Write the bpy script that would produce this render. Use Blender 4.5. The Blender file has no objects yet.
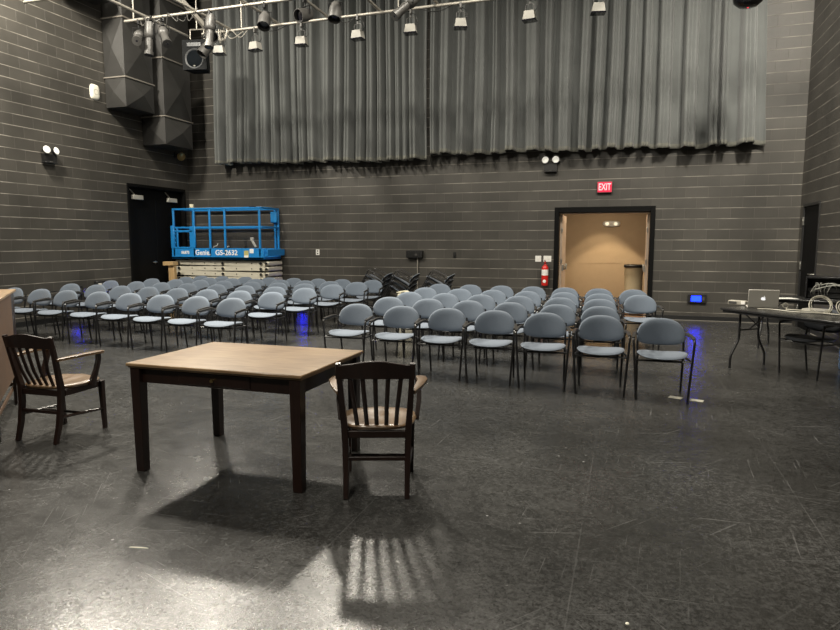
import bpy, math, random
from math import sin, cos, pi, radians as R
from mathutils import Vector, Matrix, Euler
S = bpy.context.scene
col = S.collection
# ------------------------------------------------------------------ camera, world, light, exposure
cd = bpy.data.cameras.new('camera'); cam = bpy.data.objects.new('camera', cd); col.objects.link(cam)
cam.location = (0, 0, 1.55); cam.rotation_euler = (R(90 - 6.6), 0, R(18.2))
cd.sensor_width = 36; cd.lens = 631 / 840 * 36; cd.clip_end = 100
S.camera = cam
S.view_settings.view_transform = 'Standard'; S.view_settings.look = 'None'
S.view_settings.gamma = 1; S.view_settings.exposure = 0.2
W = bpy.data.worlds.new('world'); S.world = W; W.use_nodes = True
W.node_tree.nodes['Background'].inputs[0].default_value = (.9, .95, 1, 1)
W.node_tree.nodes['Background'].inputs[1].default_value = .02
def area(name, loc, size, power, color=(1, .94, .84), target=None, spread=180):
    l = bpy.data.lights.new(name, 'AREA'); l.energy = power; l.shape = 'DISK'; l.size = size; l.color = color
    l.spread = R(spread)
    o = bpy.data.objects.new(name, l); col.objects.link(o); o.location = loc
    if target is not None:
        o.rotation_euler = (Vector(target) - Vector(loc)).to_track_quat('-Z', 'Y').to_euler()
    return o
# high-bay work lights under the roof (above the frame) plus, listed last, two fills added over the stage and behind the camera
WARM = (1, .93, .80)
for (x, y, p, tg) in ((-9.0, 6.6, 620, (-10.6, 8.6, 4.2)), (1.9, 7.6, 330, (3.15, 10.8, 4.6)), (-6.4, 8.2, 330, None), (-2.6, 8.2, 290, None), (0.3, 7.6, 110, None), (-2.6, 2.6, 110, None), (-1.5, -2.0, 95, (-3.0, 6.0, 0))):
    area('high_bay_and_fill_lamp', (x, y, 7.3), .8, p, WARM, tg, 100 if y < 0 else 120 if x > 1 else 180)
def spot(name, loc, target, power, angle, blend=.6, rad=.12, color=WARM):
    l = bpy.data.lights.new(name, 'SPOT'); l.energy = power; l.spot_size = R(angle); l.spot_blend = blend
    l.shadow_soft_size = rad; l.color = color
    o = bpy.data.objects.new(name, l); col.objects.link(o); o.location = loc
    o.rotation_euler = (Vector(target) - Vector(loc)).to_track_quat('-Z', 'Y').to_euler()
    return o
spot('stage_lamp_glow', (-4.5, 9.3, 5.35), (-1.6, 4.5, 0), 700, 130, rad=.16)
spot('stage_lamp_glow', (-7.2, 6.6, 5.5), (-2.4, 4.5, 0), 1350, 130)
spot('stage_lamp_glow', (-7.3, 9.5, 5.3), (-2.4, 4.5, 0), 600, 130, rad=.2)
# ------------------------------------------------------------------ helpers
class MB:
    def __init__(s): s.v = []; s.f = []; s.m = []; s.mi = 0
    def add(s, vs, fs):
        n = len(s.v); s.v += [tuple(p) for p in vs]; s.f += [tuple(i + n for i in f) for f in fs]; s.m += [s.mi] * len(fs); return s
    def box(s, x0, y0, z0, x1, y1, z1, M=None):
        vs = [(x, y, z) for x in (x0, x1) for y in (y0, y1) for z in (z0, z1)]
        if M is not None: vs = [M @ Vector(p) for p in vs]
        return s.add(vs, [(0, 1, 3, 2), (4, 6, 7, 5), (0, 4, 5, 1), (2, 3, 7, 6), (0, 2, 6, 4), (1, 5, 7, 3)])
    def rbox(s, x0, y0, z0, x1, y1, z1, r=.008, M=None):
        """box with chamfered edges"""
        cx, cy, cz = (x0 + x1) / 2, (y0 + y1) / 2, (z0 + z1) / 2
        hx, hy, hz = abs(x1 - x0) / 2, abs(y1 - y0) / 2, abs(z1 - z0) / 2
        r = min(r, hx * .49, hy * .49, hz * .49)
        vs = []; ix = {}
        for sx in (-1, 1):
            for sy in (-1, 1):
                for sz in (-1, 1):
                    for k, (a, b, c) in enumerate(((0, r, r), (r, 0, r), (r, r, 0))):
                        ix[(sx, sy, sz, k)] = len(vs); vs.append(Vector((cx + sx * (hx - a), cy + sy * (hy - b), cz + sz * (hz - c))))
        fs = []
        for sg in (-1, 1):
            o = [(-1, -1), (1, -1), (1, 1), (-1, 1)]
            if sg < 0: o = o[::-1]
            fs.append([ix[(sg, a, b, 0)] for a, b in o]); fs.append([ix[(b, sg, a, 1)] for a, b in o]); fs.append([ix[(a, b, sg, 2)] for a, b in o])
        for a in (-1, 1):
            for b in (-1, 1):
                f = [ix[(a, b, -1, 0)], ix[(a, b, 1, 0)], ix[(a, b, 1, 1)], ix[(a, b, -1, 1)]]; fs.append(f if a * b < 0 else f[::-1])
                f = [ix[(-1, a, b, 1)], ix[(1, a, b, 1)], ix[(1, a, b, 2)], ix[(-1, a, b, 2)]]; fs.append(f if a * b < 0 else f[::-1])
                f = [ix[(a, -1, b, 2)], ix[(a, 1, b, 2)], ix[(a, 1, b, 0)], ix[(a, -1, b, 0)]]; fs.append(f if a * b < 0 else f[::-1])
                for c in (-1, 1):
                    f = [ix[(a, b, c, 0)], ix[(a, b, c, 1)], ix[(a, b, c, 2)]]; fs.append(f if a * b * c > 0 else f[::-1])
        if M is not None: vs = [M @ p for p in vs]
        return s.add(vs, fs)
    def tube(s, pts, r, n=8, r2=None, flat=1.0, cap=True):
        """round (or flattened) bar along a path; r may be a list"""
        P = [Vector(p) for p in pts]; m = len(P); rr = r if isinstance(r, (list, tuple)) else [r] * m
        up = None; vs = []; fs = []
        for i in range(m):
            t = (P[min(i + 1, m - 1)] - P[max(i - 1, 0)]).normalized()
            if up is None:
                up = Vector((0, 0, 1)) if abs(t.z) < .9 else Vector((0, 1, 0))
            a = t.cross(up).normalized(); b = a.cross(t).normalized(); up = b
            for k in range(n):
                q = 2 * pi * k / n
                vs.append(P[i] + a * cos(q) * rr[i] + b * sin(q) * rr[i] * flat)
        for i in range(m - 1):
            for k in range(n):
                k2 = (k + 1) % n
                fs.append((i * n + k, i * n + k2, (i + 1) * n + k2, (i + 1) * n + k))
        if cap: fs.append(tuple(range(n))[::-1]); fs.append(tuple((m - 1) * n + k for k in range(n)))
        return s.add(vs, fs)
    def bar(s, p, q, w, h, side=None):
        """rectangular bar from p to q, w along side, h across"""
        p = Vector(p); q = Vector(q); t = (q - p).normalized()
        a = Vector(side) if side is not None else (t.cross(Vector((0, 0, 1))) if abs(t.z) < .95 else Vector((1, 0, 0)))
        a = (a - t * a.dot(t)).normalized(); b = t.cross(a)
        vs = [o + a * sx * w / 2 + b * sy * h / 2 for o in (p, q) for sx, sy in ((-1, -1), (1, -1), (1, 1), (-1, 1))]
        return s.add(vs, [(3, 2, 1, 0), (4, 5, 6, 7), (0, 1, 5, 4), (1, 2, 6, 5), (2, 3, 7, 6), (3, 0, 4, 7)])
    def strip(s, pts, w, h, side):
        """rectangular section swept along a path; w along side (list or vector); w,h lists ok"""
        P = [Vector(p) for p in pts]; m = len(P); vs = []; fs = []
        for i in range(m):
            t = (P[min(i + 1, m - 1)] - P[max(i - 1, 0)]).normalized()
            a = Vector(side); a = (a - t * a.dot(t)).normalized(); b = t.cross(a)
            ww = w[i] if isinstance(w, (list, tuple)) else w; hh = h[i] if isinstance(h, (list, tuple)) else h
            c = .18
            for sx, sy in ((-1, -1 + c), (-1 + c, -1), (1 - c, -1), (1, -1 + c), (1, 1 - c), (1 - c, 1), (-1 + c, 1), (-1, 1 - c)):
                vs.append(P[i] + a * sx * ww / 2 + b * sy * hh / 2)
        n = 8
        for i in range(m - 1):
            for k in range(n):
                k2 = (k + 1) % n; fs.append((i * n + k, i * n + k2, (i + 1) * n + k2, (i + 1) * n + k))
        fs.append(tuple(range(n))[::-1]); fs.append(tuple((m - 1) * n + k for k in range(n)))
        return s.add(vs, fs)
    def lathe(s, prof, n=24, M=None):
        vs = []; fs = []; m = len(prof)
        for r, z in prof:
            for k in range(n):
                q = 2 * pi * k / n; vs.append(Vector((r * cos(q), r * sin(q), z)))
        for i in range(m - 1):
            for k in range(n):
                k2 = (k + 1) % n; fs.append((i * n + k, i * n + k2, (i + 1) * n + k2, (i + 1) * n + k))
        fs.append(tuple(range(n))[::-1]); fs.append(tuple((m - 1) * n + k for k in range(n)))
        if M is not None: vs = [M @ p for p in vs]
        return s.add(vs, fs)
    def pillow(s, out, top, bot, rings=7, fn=None, p=4.0):
        """cushion over a closed outline of (a,b); thickness up/down; fn(a,b,c)->point"""
        n = len(out); vs = []; fs = []
        ca = sum(a for a, b in out) / n; cb = sum(b for a, b in out) / n
        S_ = [1 - (1 - (i + 1) / rings) ** 1.6 for i in range(rings)]
        fn = fn or (lambda a, b, c: (a, b, c))
        for sg, th in ((1, top), (-1, bot)):
            base = len(vs); vs.append(fn(ca, cb, sg * th))
            for i, q in enumerate(S_):
                if i == rings - 1: q = 1
                h = th * max(0, 1 - q ** p) ** (1 / 2.2) if q < 1 else 0
                for a, b in out: vs.append(fn(ca + (a - ca) * q, cb + (b - cb) * q, sg * h))
            for k in range(n):
                k2 = (k + 1) % n
                f = (base, base + 1 + k, base + 1 + k2); fs.append(f if sg > 0 else f[::-1])
                for i in range(rings - 1):
                    a0 = base + 1 + i * n; a1 = a0 + n
                    f = (a0 + k, a1 + k, a1 + k2, a0 + k2); fs.append(f if sg > 0 else f[::-1])
        return s.add(vs, fs)
    def prism(s, poly, z0, z1, fn=None):
        fn = fn or (lambda a, b, c: (a, b, c)); n = len(poly)
        vs = [fn(a, b, z0) for a, b in poly] + [fn(a, b, z1) for a, b in poly]
        fs = [tuple(range(n))[::-1], tuple(range(n, 2 * n))] + [(k, (k + 1) % n, n + (k + 1) % n, n + k) for k in range(n)]
        return s.add(vs, fs)
    def build(s, name, mats, parent=None, smooth=40, loc=None):
        me = bpy.data.meshes.new(name); me.from_pydata(s.v, [], s.f); me.validate()
        mats = mats if isinstance(mats, (list, tuple)) else [mats]
        for m in mats: me.materials.append(m)
        if len(mats) > 1 and len(me.polygons) == len(s.m):
            for p, i in zip(me.polygons, s.m): p.material_index = i
        import bmesh
        b = bmesh.new(); b.from_mesh(me); bmesh.ops.remove_doubles(b, verts=b.verts, dist=1e-5); bmesh.ops.recalc_face_normals(b, faces=b.faces); b.to_mesh(me); b.free()
        if smooth: me.shade_smooth(); me.set_sharp_from_angle(angle=R(smooth))
        o = bpy.data.objects.new(name, me); col.objects.link(o)
        if parent is not None: o.parent = parent
        if loc is not None: o.location = loc
        return o
def tubepath(pts, rad, k=5):
    """round the corners of a polyline"""
    P = [Vector(p) for p in pts]; out = [P[0]]
    for i in range(1, len(P) - 1):
        a = (P[i - 1] - P[i]); b = (P[i + 1] - P[i]); r = min(rad, a.length * .45, b.length * .45)
        p0 = P[i] + a.normalized() * r; p1 = P[i] + b.normalized() * r
        for j in range(k + 1):
            t = j / k; out.append(p0 * (1 - t) ** 2 + P[i] * 2 * t * (1 - t) + p1 * t * t)
    return out + [P[-1]]
tubepath0 = tubepath
def tag(o, label=None, cat=None, group=None, kind=None):
    if label: o['label'] = label
    if cat: o['category'] = cat
    if group: o['group'] = group
    if kind: o['kind'] = kind
    return o
def empty(name, loc=(0, 0, 0), rz=0, label=None, cat=None, group=None, rot=None):
    o = bpy.data.objects.new(name, None); col.objects.link(o); o.location = loc; o.empty_display_size = .1
    o.rotation_euler = rot if rot else (0, 0, rz)
    return tag(o, label, cat, group)
def copy_tree(o, parent=None):
    c = o.copy(); col.objects.link(c); c.parent = parent
    for ch in list(o.children): copy_tree(ch, c)
    return c
def text_mesh(name, body, size, mat, parent=None, M=None, depth=.002, bold=0.0, sx=1.0, spacing=1.0):
    cu = bpy.data.curves.new(name, 'FONT'); cu.body = body; cu.size = size; cu.extrude = depth; cu.offset = bold
    cu.align_x = 'CENTER'; cu.align_y = 'CENTER'; cu.space_character = spacing
    t = bpy.data.objects.new(name + '_curve', cu)
    me = bpy.data.meshes.new_from_object(t); bpy.data.objects.remove(t); bpy.data.curves.remove(cu)
    me.name = name; me.transform(Matrix.Diagonal((sx, 1, 1, 1)))
    if M is not None: me.transform(M)
    me.materials.clear(); me.materials.append(mat)
    o = bpy.data.objects.new(name, me); col.objects.link(o)
    if parent is not None: o.parent = parent
    return o
# ------------------------------------------------------------------ materials
def mat(name, color, rough=.5, metal=0, spec=.5, sheen=0, emit=None, estr=0, var=0, vscale=8, bump=0, bscale=60, coat=0):
    m = bpy.data.materials.new(name); m.use_nodes = True; nt = m.node_tree; b = nt.nodes['Principled BSDF']
    c = (*color, 1)
    b.inputs['Base Color'].default_value = c; b.inputs['Roughness'].default_value = rough; b.inputs['Metallic'].default_value = metal
    b.inputs['Specular IOR Level'].default_value = spec; b.inputs['Sheen Weight'].default_value = sheen; b.inputs['Coat Weight'].default_value = coat
    if emit: b.inputs['Emission Color'].default_value = (*emit, 1); b.inputs['Emission Strength'].default_value = estr
    tc = nt.nodes.new('ShaderNodeTexCoord')
    n = nt.nodes.new('ShaderNodeTexNoise'); n.inputs['Scale'].default_value = vscale; n.inputs['Detail'].default_value = 5
    nt.links.new(tc.outputs['Object'], n.inputs['Vector'])
    if var:
        mx = nt.nodes.new('ShaderNodeMix'); mx.data_type = 'RGBA'
        mx.inputs['A'].default_value = tuple(v * (1 - var) for v in color) + (1,); mx.inputs['B'].default_value = tuple(min(1, v * (1 + var)) for v in color) + (1,)
        nt.links.new(n.outputs['Fac'], mx.inputs['Factor']); nt.links.new(mx.outputs['Result'], b.inputs['Base Color'])
    if bump:
        n2 = nt.nodes.new('ShaderNodeTexNoise'); n2.inputs['Scale'].default_value = bscale; nt.links.new(tc.outputs['Object'], n2.inputs['Vector'])
        bp = nt.nodes.new('ShaderNodeBump'); bp.inputs['Strength'].default_value = bump; bp.inputs['Distance'].default_value = .004
        nt.links.new(n2.outputs['Fac'], bp.inputs['Height']); nt.links.new(bp.outputs['Normal'], b.inputs['Normal'])
    return m
def wood(name, c1, c2, scale=(1, 14, 14), rough=.35, coat=.2):
    m = mat(name, c1, rough, coat=coat); nt = m.node_tree; b = nt.nodes['Principled BSDF']
    tc = nt.nodes.new('ShaderNodeTexCoord'); mp = nt.nodes.new('ShaderNodeMapping'); mp.inputs['Scale'].default_value = scale
    n = nt.nodes.new('ShaderNodeTexNoise'); n.inputs['Scale'].default_value = 3; n.inputs['Detail'].default_value = 7; n.inputs['Distortion'].default_value = .5
    n2 = nt.nodes.new('ShaderNodeTexNoise'); n2.inputs['Scale'].default_value = 2.3; n2.inputs['Detail'].default_value = 3
    ad = nt.nodes.new('ShaderNodeMath'); ad.operation = 'MULTIPLY_ADD'; ad.inputs[1].default_value = .55; 
    r = nt.nodes.new('ShaderNodeValToRGB'); r.color_ramp.elements[0].position = .42; r.color_ramp.elements[1].position = .72
    r.color_ramp.elements[0].color = (*c2, 1); r.color_ramp.elements[1].color = (*c1, 1)
    L = nt.links.new
    L(tc.outputs['Object'], mp.inputs['Vector']); L(mp.outputs['Vector'], n.inputs['Vector']); L(tc.outputs['Object'], n2.inputs['Vector'])
    L(n2.outputs['Fac'], ad.inputs[0]); 
    ml = nt.nodes.new('ShaderNodeMath'); ml.operation = 'MULTIPLY'; ml.inputs[1].default_value = .6; L(n.outputs['Fac'], ml.inputs[0]); L(ml.outputs[0], ad.inputs[2])
    L(ad.outputs[0], r.inputs['Fac']); L(r.outputs['Color'], b.inputs['Base Color'])
    return m
def block_wall(name, axis, c=(.050, .0465, .040)):
    """painted concrete block, courses 8 inches high"""
    m = bpy.data.materials.new(name); m.use_nodes = True; nt = m.node_tree; b = nt.nodes['Principled BSDF']; L = nt.links.new
    g = nt.nodes.new('ShaderNodeNewGeometry'); sp = nt.nodes.new('ShaderNodeSeparateXYZ'); cb = nt.nodes.new('ShaderNodeCombineXYZ')
    L(g.outputs['Position'], sp.inputs[0]); L(sp.outputs[axis], cb.inputs[0])
    az = nt.nodes.new('ShaderNodeMath'); az.operation = 'ADD'; az.inputs[1].default_value = .035; L(sp.outputs['Z'], az.inputs[0]); L(az.outputs[0], cb.inputs[1])
    br = nt.nodes.new('ShaderNodeTexBrick'); L(cb.outputs[0], br.inputs['Vector'])
    br.inputs['Scale'].default_value = 1; br.inputs['Brick Width'].default_value = .4064; br.inputs['Row Height'].default_value = .2032
    br.inputs['Mortar Size'].default_value = .0045; br.inputs['Mortar Smooth'].default_value = .3; br.inputs['Bias'].default_value = 0
    br.inputs['Color1'].default_value = (*[v * .78 for v in c], 1); br.inputs['Color2'].default_value = (*[v * 1.18 for v in c], 1)
    br.inputs['Color1'].default_value = (*[v * .86 for v in c], 1); br.inputs['Color2'].default_value = (*[v * 1.10 for v in c], 1)
    br.inputs['Mortar'].default_value = (*[v * 1.45 for v in c], 1)
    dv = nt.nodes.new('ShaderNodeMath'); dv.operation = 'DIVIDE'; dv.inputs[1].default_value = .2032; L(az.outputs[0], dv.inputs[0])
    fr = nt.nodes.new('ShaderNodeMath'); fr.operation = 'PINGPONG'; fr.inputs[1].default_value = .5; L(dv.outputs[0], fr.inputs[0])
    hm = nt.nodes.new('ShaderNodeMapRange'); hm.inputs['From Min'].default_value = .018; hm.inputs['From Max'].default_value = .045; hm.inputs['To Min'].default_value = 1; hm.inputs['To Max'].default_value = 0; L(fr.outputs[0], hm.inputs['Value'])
    n = nt.nodes.new('ShaderNodeTexNoise'); n.inputs['Scale'].default_value = 1.1; n.inputs['Detail'].default_value = 6; L(g.outputs['Position'], n.inputs['Vector'])
    mr = nt.nodes.new('ShaderNodeMapRange'); mr.inputs['From Min'].default_value = .3; mr.inputs['From Max'].default_value = .7; mr.inputs['To Min'].default_value = .74; mr.inputs['To Max'].default_value = 1.25
    L(n.outputs['Fac'], mr.inputs['Value'])
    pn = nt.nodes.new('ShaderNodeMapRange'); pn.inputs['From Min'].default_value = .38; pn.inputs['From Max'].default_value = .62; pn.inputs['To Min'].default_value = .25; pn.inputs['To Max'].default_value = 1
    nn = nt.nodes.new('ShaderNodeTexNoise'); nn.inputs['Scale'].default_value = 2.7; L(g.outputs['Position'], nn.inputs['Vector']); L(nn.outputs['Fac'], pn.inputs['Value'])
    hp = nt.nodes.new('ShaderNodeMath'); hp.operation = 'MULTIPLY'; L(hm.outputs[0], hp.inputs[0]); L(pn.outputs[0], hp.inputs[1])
    mh = nt.nodes.new('ShaderNodeMix'); mh.data_type = 'RGBA'; mh.inputs['B'].default_value = (*[v * 5.0 for v in c], 1); L(hp.outputs[0], mh.inputs['Factor']); L(br.outputs['Color'], mh.inputs['A'])  # joints painted brighter, standing for light caught along the courses
    mx = nt.nodes.new('ShaderNodeMix'); mx.data_type = 'RGBA'; mx.blend_type = 'MULTIPLY'; mx.inputs['Factor'].default_value = 1
    L(mh.outputs['Result'], mx.inputs['A']); L(mr.outputs[0], mx.inputs['B']); L(mx.outputs['Result'], b.inputs['Base Color'])
    b.inputs['Roughness'].default_value = .5
    n2 = nt.nodes.new('ShaderNodeTexNoise'); n2.inputs['Scale'].default_value = 45; n2.inputs['Detail'].default_value = 3; L(g.outputs['Position'], n2.inputs['Vector'])
    iv = nt.nodes.new('ShaderNodeMath'); iv.operation = 'MULTIPLY_ADD'; iv.inputs[1].default_value = -1.0; L(br.outputs['Fac'], iv.inputs[0])
    s2 = nt.nodes.new('ShaderNodeMath'); s2.operation = 'MULTIPLY'; s2.inputs[1].default_value = .25; L(n2.outputs['Fac'], s2.inputs[0]); L(s2.outputs[0], iv.inputs[2])
    bp = nt.nodes.new('ShaderNodeBump'); bp.inputs['Strength'].default_value = .6; bp.inputs['Distance'].default_value = .006; L(iv.outputs[0], bp.inputs['Height']); L(bp.outputs['Normal'], b.inputs['Normal'])
    return m
def floor_mat():
    m = bpy.data.materials.new('black_stage_floor'); m.use_nodes = True; nt = m.node_tree; b = nt.nodes['Principled BSDF']; L = nt.links.new
    N = nt.nodes.new
    g = N('ShaderNodeNewGeometry'); pa = N('ShaderNodeVectorMath'); pa.operation = 'ADD'; pa.inputs[1].default_value = (3.3, 1.7, .37); L(g.outputs['Position'], pa.inputs[0]); P = pa.outputs[0]; P0 = g.outputs['Position']
    def noise(scale, det=4, vec=P, rough=.5, dist=0):
        n = N('ShaderNodeTexNoise'); n.inputs['Scale'].default_value = scale; n.inputs['Detail'].default_value = det; n.inputs['Roughness'].default_value = rough
        n.inputs['Distortion'].default_value = dist; L(vec, n.inputs['Vector']); return n.outputs['Fac']
    def rng(v, a, b_, c=0, d=1):
        r = N('ShaderNodeMapRange'); r.inputs['From Min'].default_value = a; r.inputs['From Max'].default_value = b_; r.inputs['To Min'].default_value = c; r.inputs['To Max'].default_value = d; L(v, r.inputs['Value']); return r.outputs[0]
    def op(o, a, b_):
        q = N('ShaderNodeMath'); q.operation = o
        for i, v in enumerate((a, b_)):
            if isinstance(v, (int, float)): q.inputs[i].default_value = v
            else: L(v, q.inputs[i])
        return q.outputs[0]
    big = rng(noise(.55, 5), .3, .72, .0, 1)
    fine = rng(noise(6, 6, rough=.7), .3, .75)
    def mapped(rot, sc, loc=(0, 0, 0)):
        mp = N('ShaderNodeMapping'); mp.vector_type = 'TEXTURE'; mp.inputs['Rotation'].default_value = (0, 0, rot); mp.inputs['Scale'].default_value = sc; mp.inputs['Location'].default_value = loc; L(P0 if loc == (-1.41, 6.68, 0) else P, mp.inputs['Vector']); return mp.outputs[0]
    scr = None
    for k, (rot, dist) in enumerate(((.3, .6), (.9, .5), (1.5, .4), (2.2, .8), (2.8, .3), (.05, .3))):
        v = noise(1.0, 3, mapped(rot, (.6, .013, 1), (k * 7.3, k * 3.1, 0)), .6, dist * .15)
        line = op('MULTIPLY', rng(v, .655, .70), rng(noise(1.6, 2, mapped(0, (1, 1, 1), (k * 5.1, 9 * k, 0))), .5, .66))
        scr = line if scr is None else op('MAXIMUM', scr, line)
    vo = N('ShaderNodeTexVoronoi'); vo.inputs['Scale'].default_value = 5.5; L(P, vo.inputs['Vector'])
    speck = op('MULTIPLY', rng(vo.outputs['Distance'], .03, .05, 1, 0), rng(noise(2.2, 2), .5, .6))
    # panel seams of the hardboard
    sm = N('ShaderNodeTexBrick'); L(mapped(0, (1, 1, 1), (-1.41, 6.68, 0)), sm.inputs['Vector']); sm.inputs['Scale'].default_value = 1; sm.offset = 0; sm.inputs['Brick Width'].default_value = 1.22; sm.inputs['Row Height'].default_value = 2.44
    sm.inputs['Mortar Size'].default_value = .0035; sm.inputs['Mortar Smooth'].default_value = .1
    seam = op('MULTIPLY', sm.outputs['Fac'], rng(noise(1.2, 3), .35, .7))
    grain = op('ADD', op('MULTIPLY', rng(noise(58, 3, rough=.8), .42, .70), .55), op('MULTIPLY', rng(noise(31, 4, rough=.85), .42, .72), .55))
    marks = op('ADD', op('MULTIPLY', op('MULTIPLY', grain, rng(noise(1.3, 4), .3, .7, .3, 1)), .10), op('ADD', op('MULTIPLY', scr, .08), op('ADD', op('MULTIPLY', speck, .30), op('MULTIPLY', seam, .04))))
    c0 = N('ShaderNodeMix'); c0.data_type = 'RGBA'; c0.inputs['A'].default_value = (.007, .0068, .0062, 1); c0.inputs['B'].default_value = (.021, .0205, .018, 1)
    L(op('MULTIPLY', op('ADD', big, fine), .5), c0.inputs['Factor'])
    c1 = N('ShaderNodeMix'); c1.data_type = 'RGBA'; c1.blend_type = 'ADD'; c1.inputs['Factor'].default_value = 1
    L(c0.outputs['Result'], c1.inputs['A']); L(marks, c1.inputs['B']); L(c1.outputs['Result'], b.inputs['Base Color'])
    L(op('ADD', rng(big, 0, 1, .17, .25), op('MULTIPLY', fine, .08)), b.inputs['Roughness'])
    b.inputs['Specular IOR Level'].default_value = .42
    bh = op('ADD', noise(130, 2), op('MULTIPLY', noise(60, 2), .8))
    bp = N('ShaderNodeBump'); bp.inputs['Strength'].default_value = .33; bp.inputs['Distance'].default_value = .003; L(bh, bp.inputs['Height']); L(bp.outputs['Normal'], b.inputs['Normal'])
    return m
M_floor = floor_mat()
M_wx = block_wall('painted_block_x', 'X'); M_wy = block_wall('painted_block_y', 'Y')
M_ceil = mat('dark_ceiling', (.03, .03, .03), .8, var=.2)
M_black = mat('black_paint', (.012, .012, .012), .45, var=.2)
M_door = mat('black_door', (.004, .004, .004), .6, spec=.1, var=.2)
M_blackmetal = mat('black_metal', (.012, .012, .013), .35, metal=.3)
M_chrome = mat('brushed_steel', (.55, .54, .5), .35, metal=1)
M_white = mat('white_plastic', (.75, .74, .70), .45)
M_tan = mat('tan_paint', (.50, .37, .235), .7, var=.06)
M_tanedge = mat('pinkish_tan_edge', (.48, .37, .28), .5)
M_corfloor = mat('corridor_floor', (.12, .06, .03), .35, var=.3)
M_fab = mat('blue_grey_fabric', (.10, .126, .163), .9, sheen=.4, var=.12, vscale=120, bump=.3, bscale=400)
M_seat = mat('toplit_blue_grey_fabric', (.125, .15, .188), .9, sheen=.12, var=.12, vscale=60, bump=.3, bscale=400)  # back fabric painted paler, for light falling on the seats from above
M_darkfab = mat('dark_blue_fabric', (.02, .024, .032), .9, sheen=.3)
M_tube = mat('black_tube', (.012, .012, .013), .3, spec=.6)
M_arm = mat('armrest_plastic', (.03, .028, .026), .3, spec=.7)
M_top = wood('worn_oak_top', (.33, .225, .125), (.15, .09, .045), (1.2, 16, 16), .35, .15)
M_dark = wood('dark_mahogany', (.021, .009, .006), (.011, .0055, .0045), (12, 12, 1.5), .35, .2)
M_seatwood = wood('oiled_oak_seat', (.18, .115, .06), (.09, .05, .025), (14, 1.5, 14), .35, .3)
M_lectwood = wood('brown_laminate', (.13, .075, .042), (.09, .05, .028), (12, 12, 1.5), .5, 0)
M_cream = mat('cream_paint', (.52, .49, .40), .5, var=.1)
M_blue = mat('blue_paint', (.014, .20, .52), .4, var=.08)
M_brass = mat('brass', (.5, .38, .18), .35, metal=1)
M_duct = mat('painted_duct', (.034, .033, .031), .42, var=.3, vscale=3, spec=.6)
M_ductrim = mat('duct_flange', (.24, .22, .19), .4, metal=.2)
M_pipe = mat('grid_pipe', (.34, .32, .28), .45, metal=.4, var=.2)
M_lamp = mat('lamp_body', (.055, .053, .05), .45, var=.3)
M_lampw = mat('pale_lamp_face', (.30, .29, .26), .5)
M_lens = mat('dark_lens', (.01, .01, .015), .08, spec=.8)
M_red = mat('red_enamel', (.55, .02, .015), .3)
M_clear = mat('clear_lamp_lens', (.8, .8, .76), .15, spec=.8)
M_curt = mat('black_duvetyne', (.135, .143, .140), .95, sheen=.25, var=.25, vscale=1.6, bump=.1, bscale=120)
M_hem = mat('curtain_hem', (.17, .17, .145), .95, sheen=.3, var=.4, vscale=14)
# ------------------------------------------------------------------ the room
XL, XR, YB, YF, ZC = -10.52, 3.0, 13.45, -5.0, 8.2
def struct(name, mb, m, smooth=None):
    o = mb.build(name, m, None, smooth); o['kind'] = 'structure'; return o
struct('floor', MB().box(XL - .3, YF - .3, -.1, XR + .3, YB + .2, 0), M_floor)
struct('ceiling', MB().box(XL - .3, YF - .3, ZC, XR + .3, YB + .2, ZC + .1), M_ceil)
struct('wall_front', MB().box(XL - .3, YF - .2, 0, XR + .3, YF, ZC), M_wx)
DX0, DX1, DZ = -1.48, .48, 2.26          # back opening (outer edge of the frame)
struct('wall_back', MB().box(XL, YB, 0, DX0, YB + .2, ZC).box(DX1, YB, 0, XR, YB + .2, ZC).box(DX0, YB, DZ, DX1, YB + .2, ZC), M_wx)
LY0, LY1, LZ = 11.37, 13.3, 2.84
struct('wall_left', MB().box(XL - .2, YF, 0, XL, LY0, ZC).box(XL - .2, LY1, 0, XL, YB + .2, ZC).box(XL - .2, LY0, LZ, XL, LY1, ZC), M_wy)
RY0, RY1, RZ = 12.14, 13.2, 2.23
struct('wall_right', MB().box(XR, YF, 0, XR + .2, RY0, ZC).box(XR, RY1, 0, XR + .2, YB + .2, ZC).box(XR, RY0, RZ, XR + .2, RY1, ZC), M_wy)
# rubber base
M_base = mat('grey_base', (.16, .15, .13), .4)
struct('baseboard_back', MB().rbox(XL + .02, YB - .012, 0, DX0 - .005, YB, .10, .004).rbox(DX1 + .005, YB - .012, 0, XR - .02, YB, .10, .004), M_black)
struct('trim_1', MB().rbox(DX1 + .005, YB - .03, 0, XR - .02, YB - .013, .018, .006), M_base)
struct('baseboard_left', MB().rbox(XL, YF, 0, XL + .012, LY0 - .02, .10, .004), M_black)
struct('baseboard_right', MB().rbox(XR - .012, YF, 0, XR, RY0 - .02, .10, .004), M_black)
struct('trim_2', MB().rbox(XR - .03, YF, 0, XR - .013, RY0 - .02, .018, .006), M_base)
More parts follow.
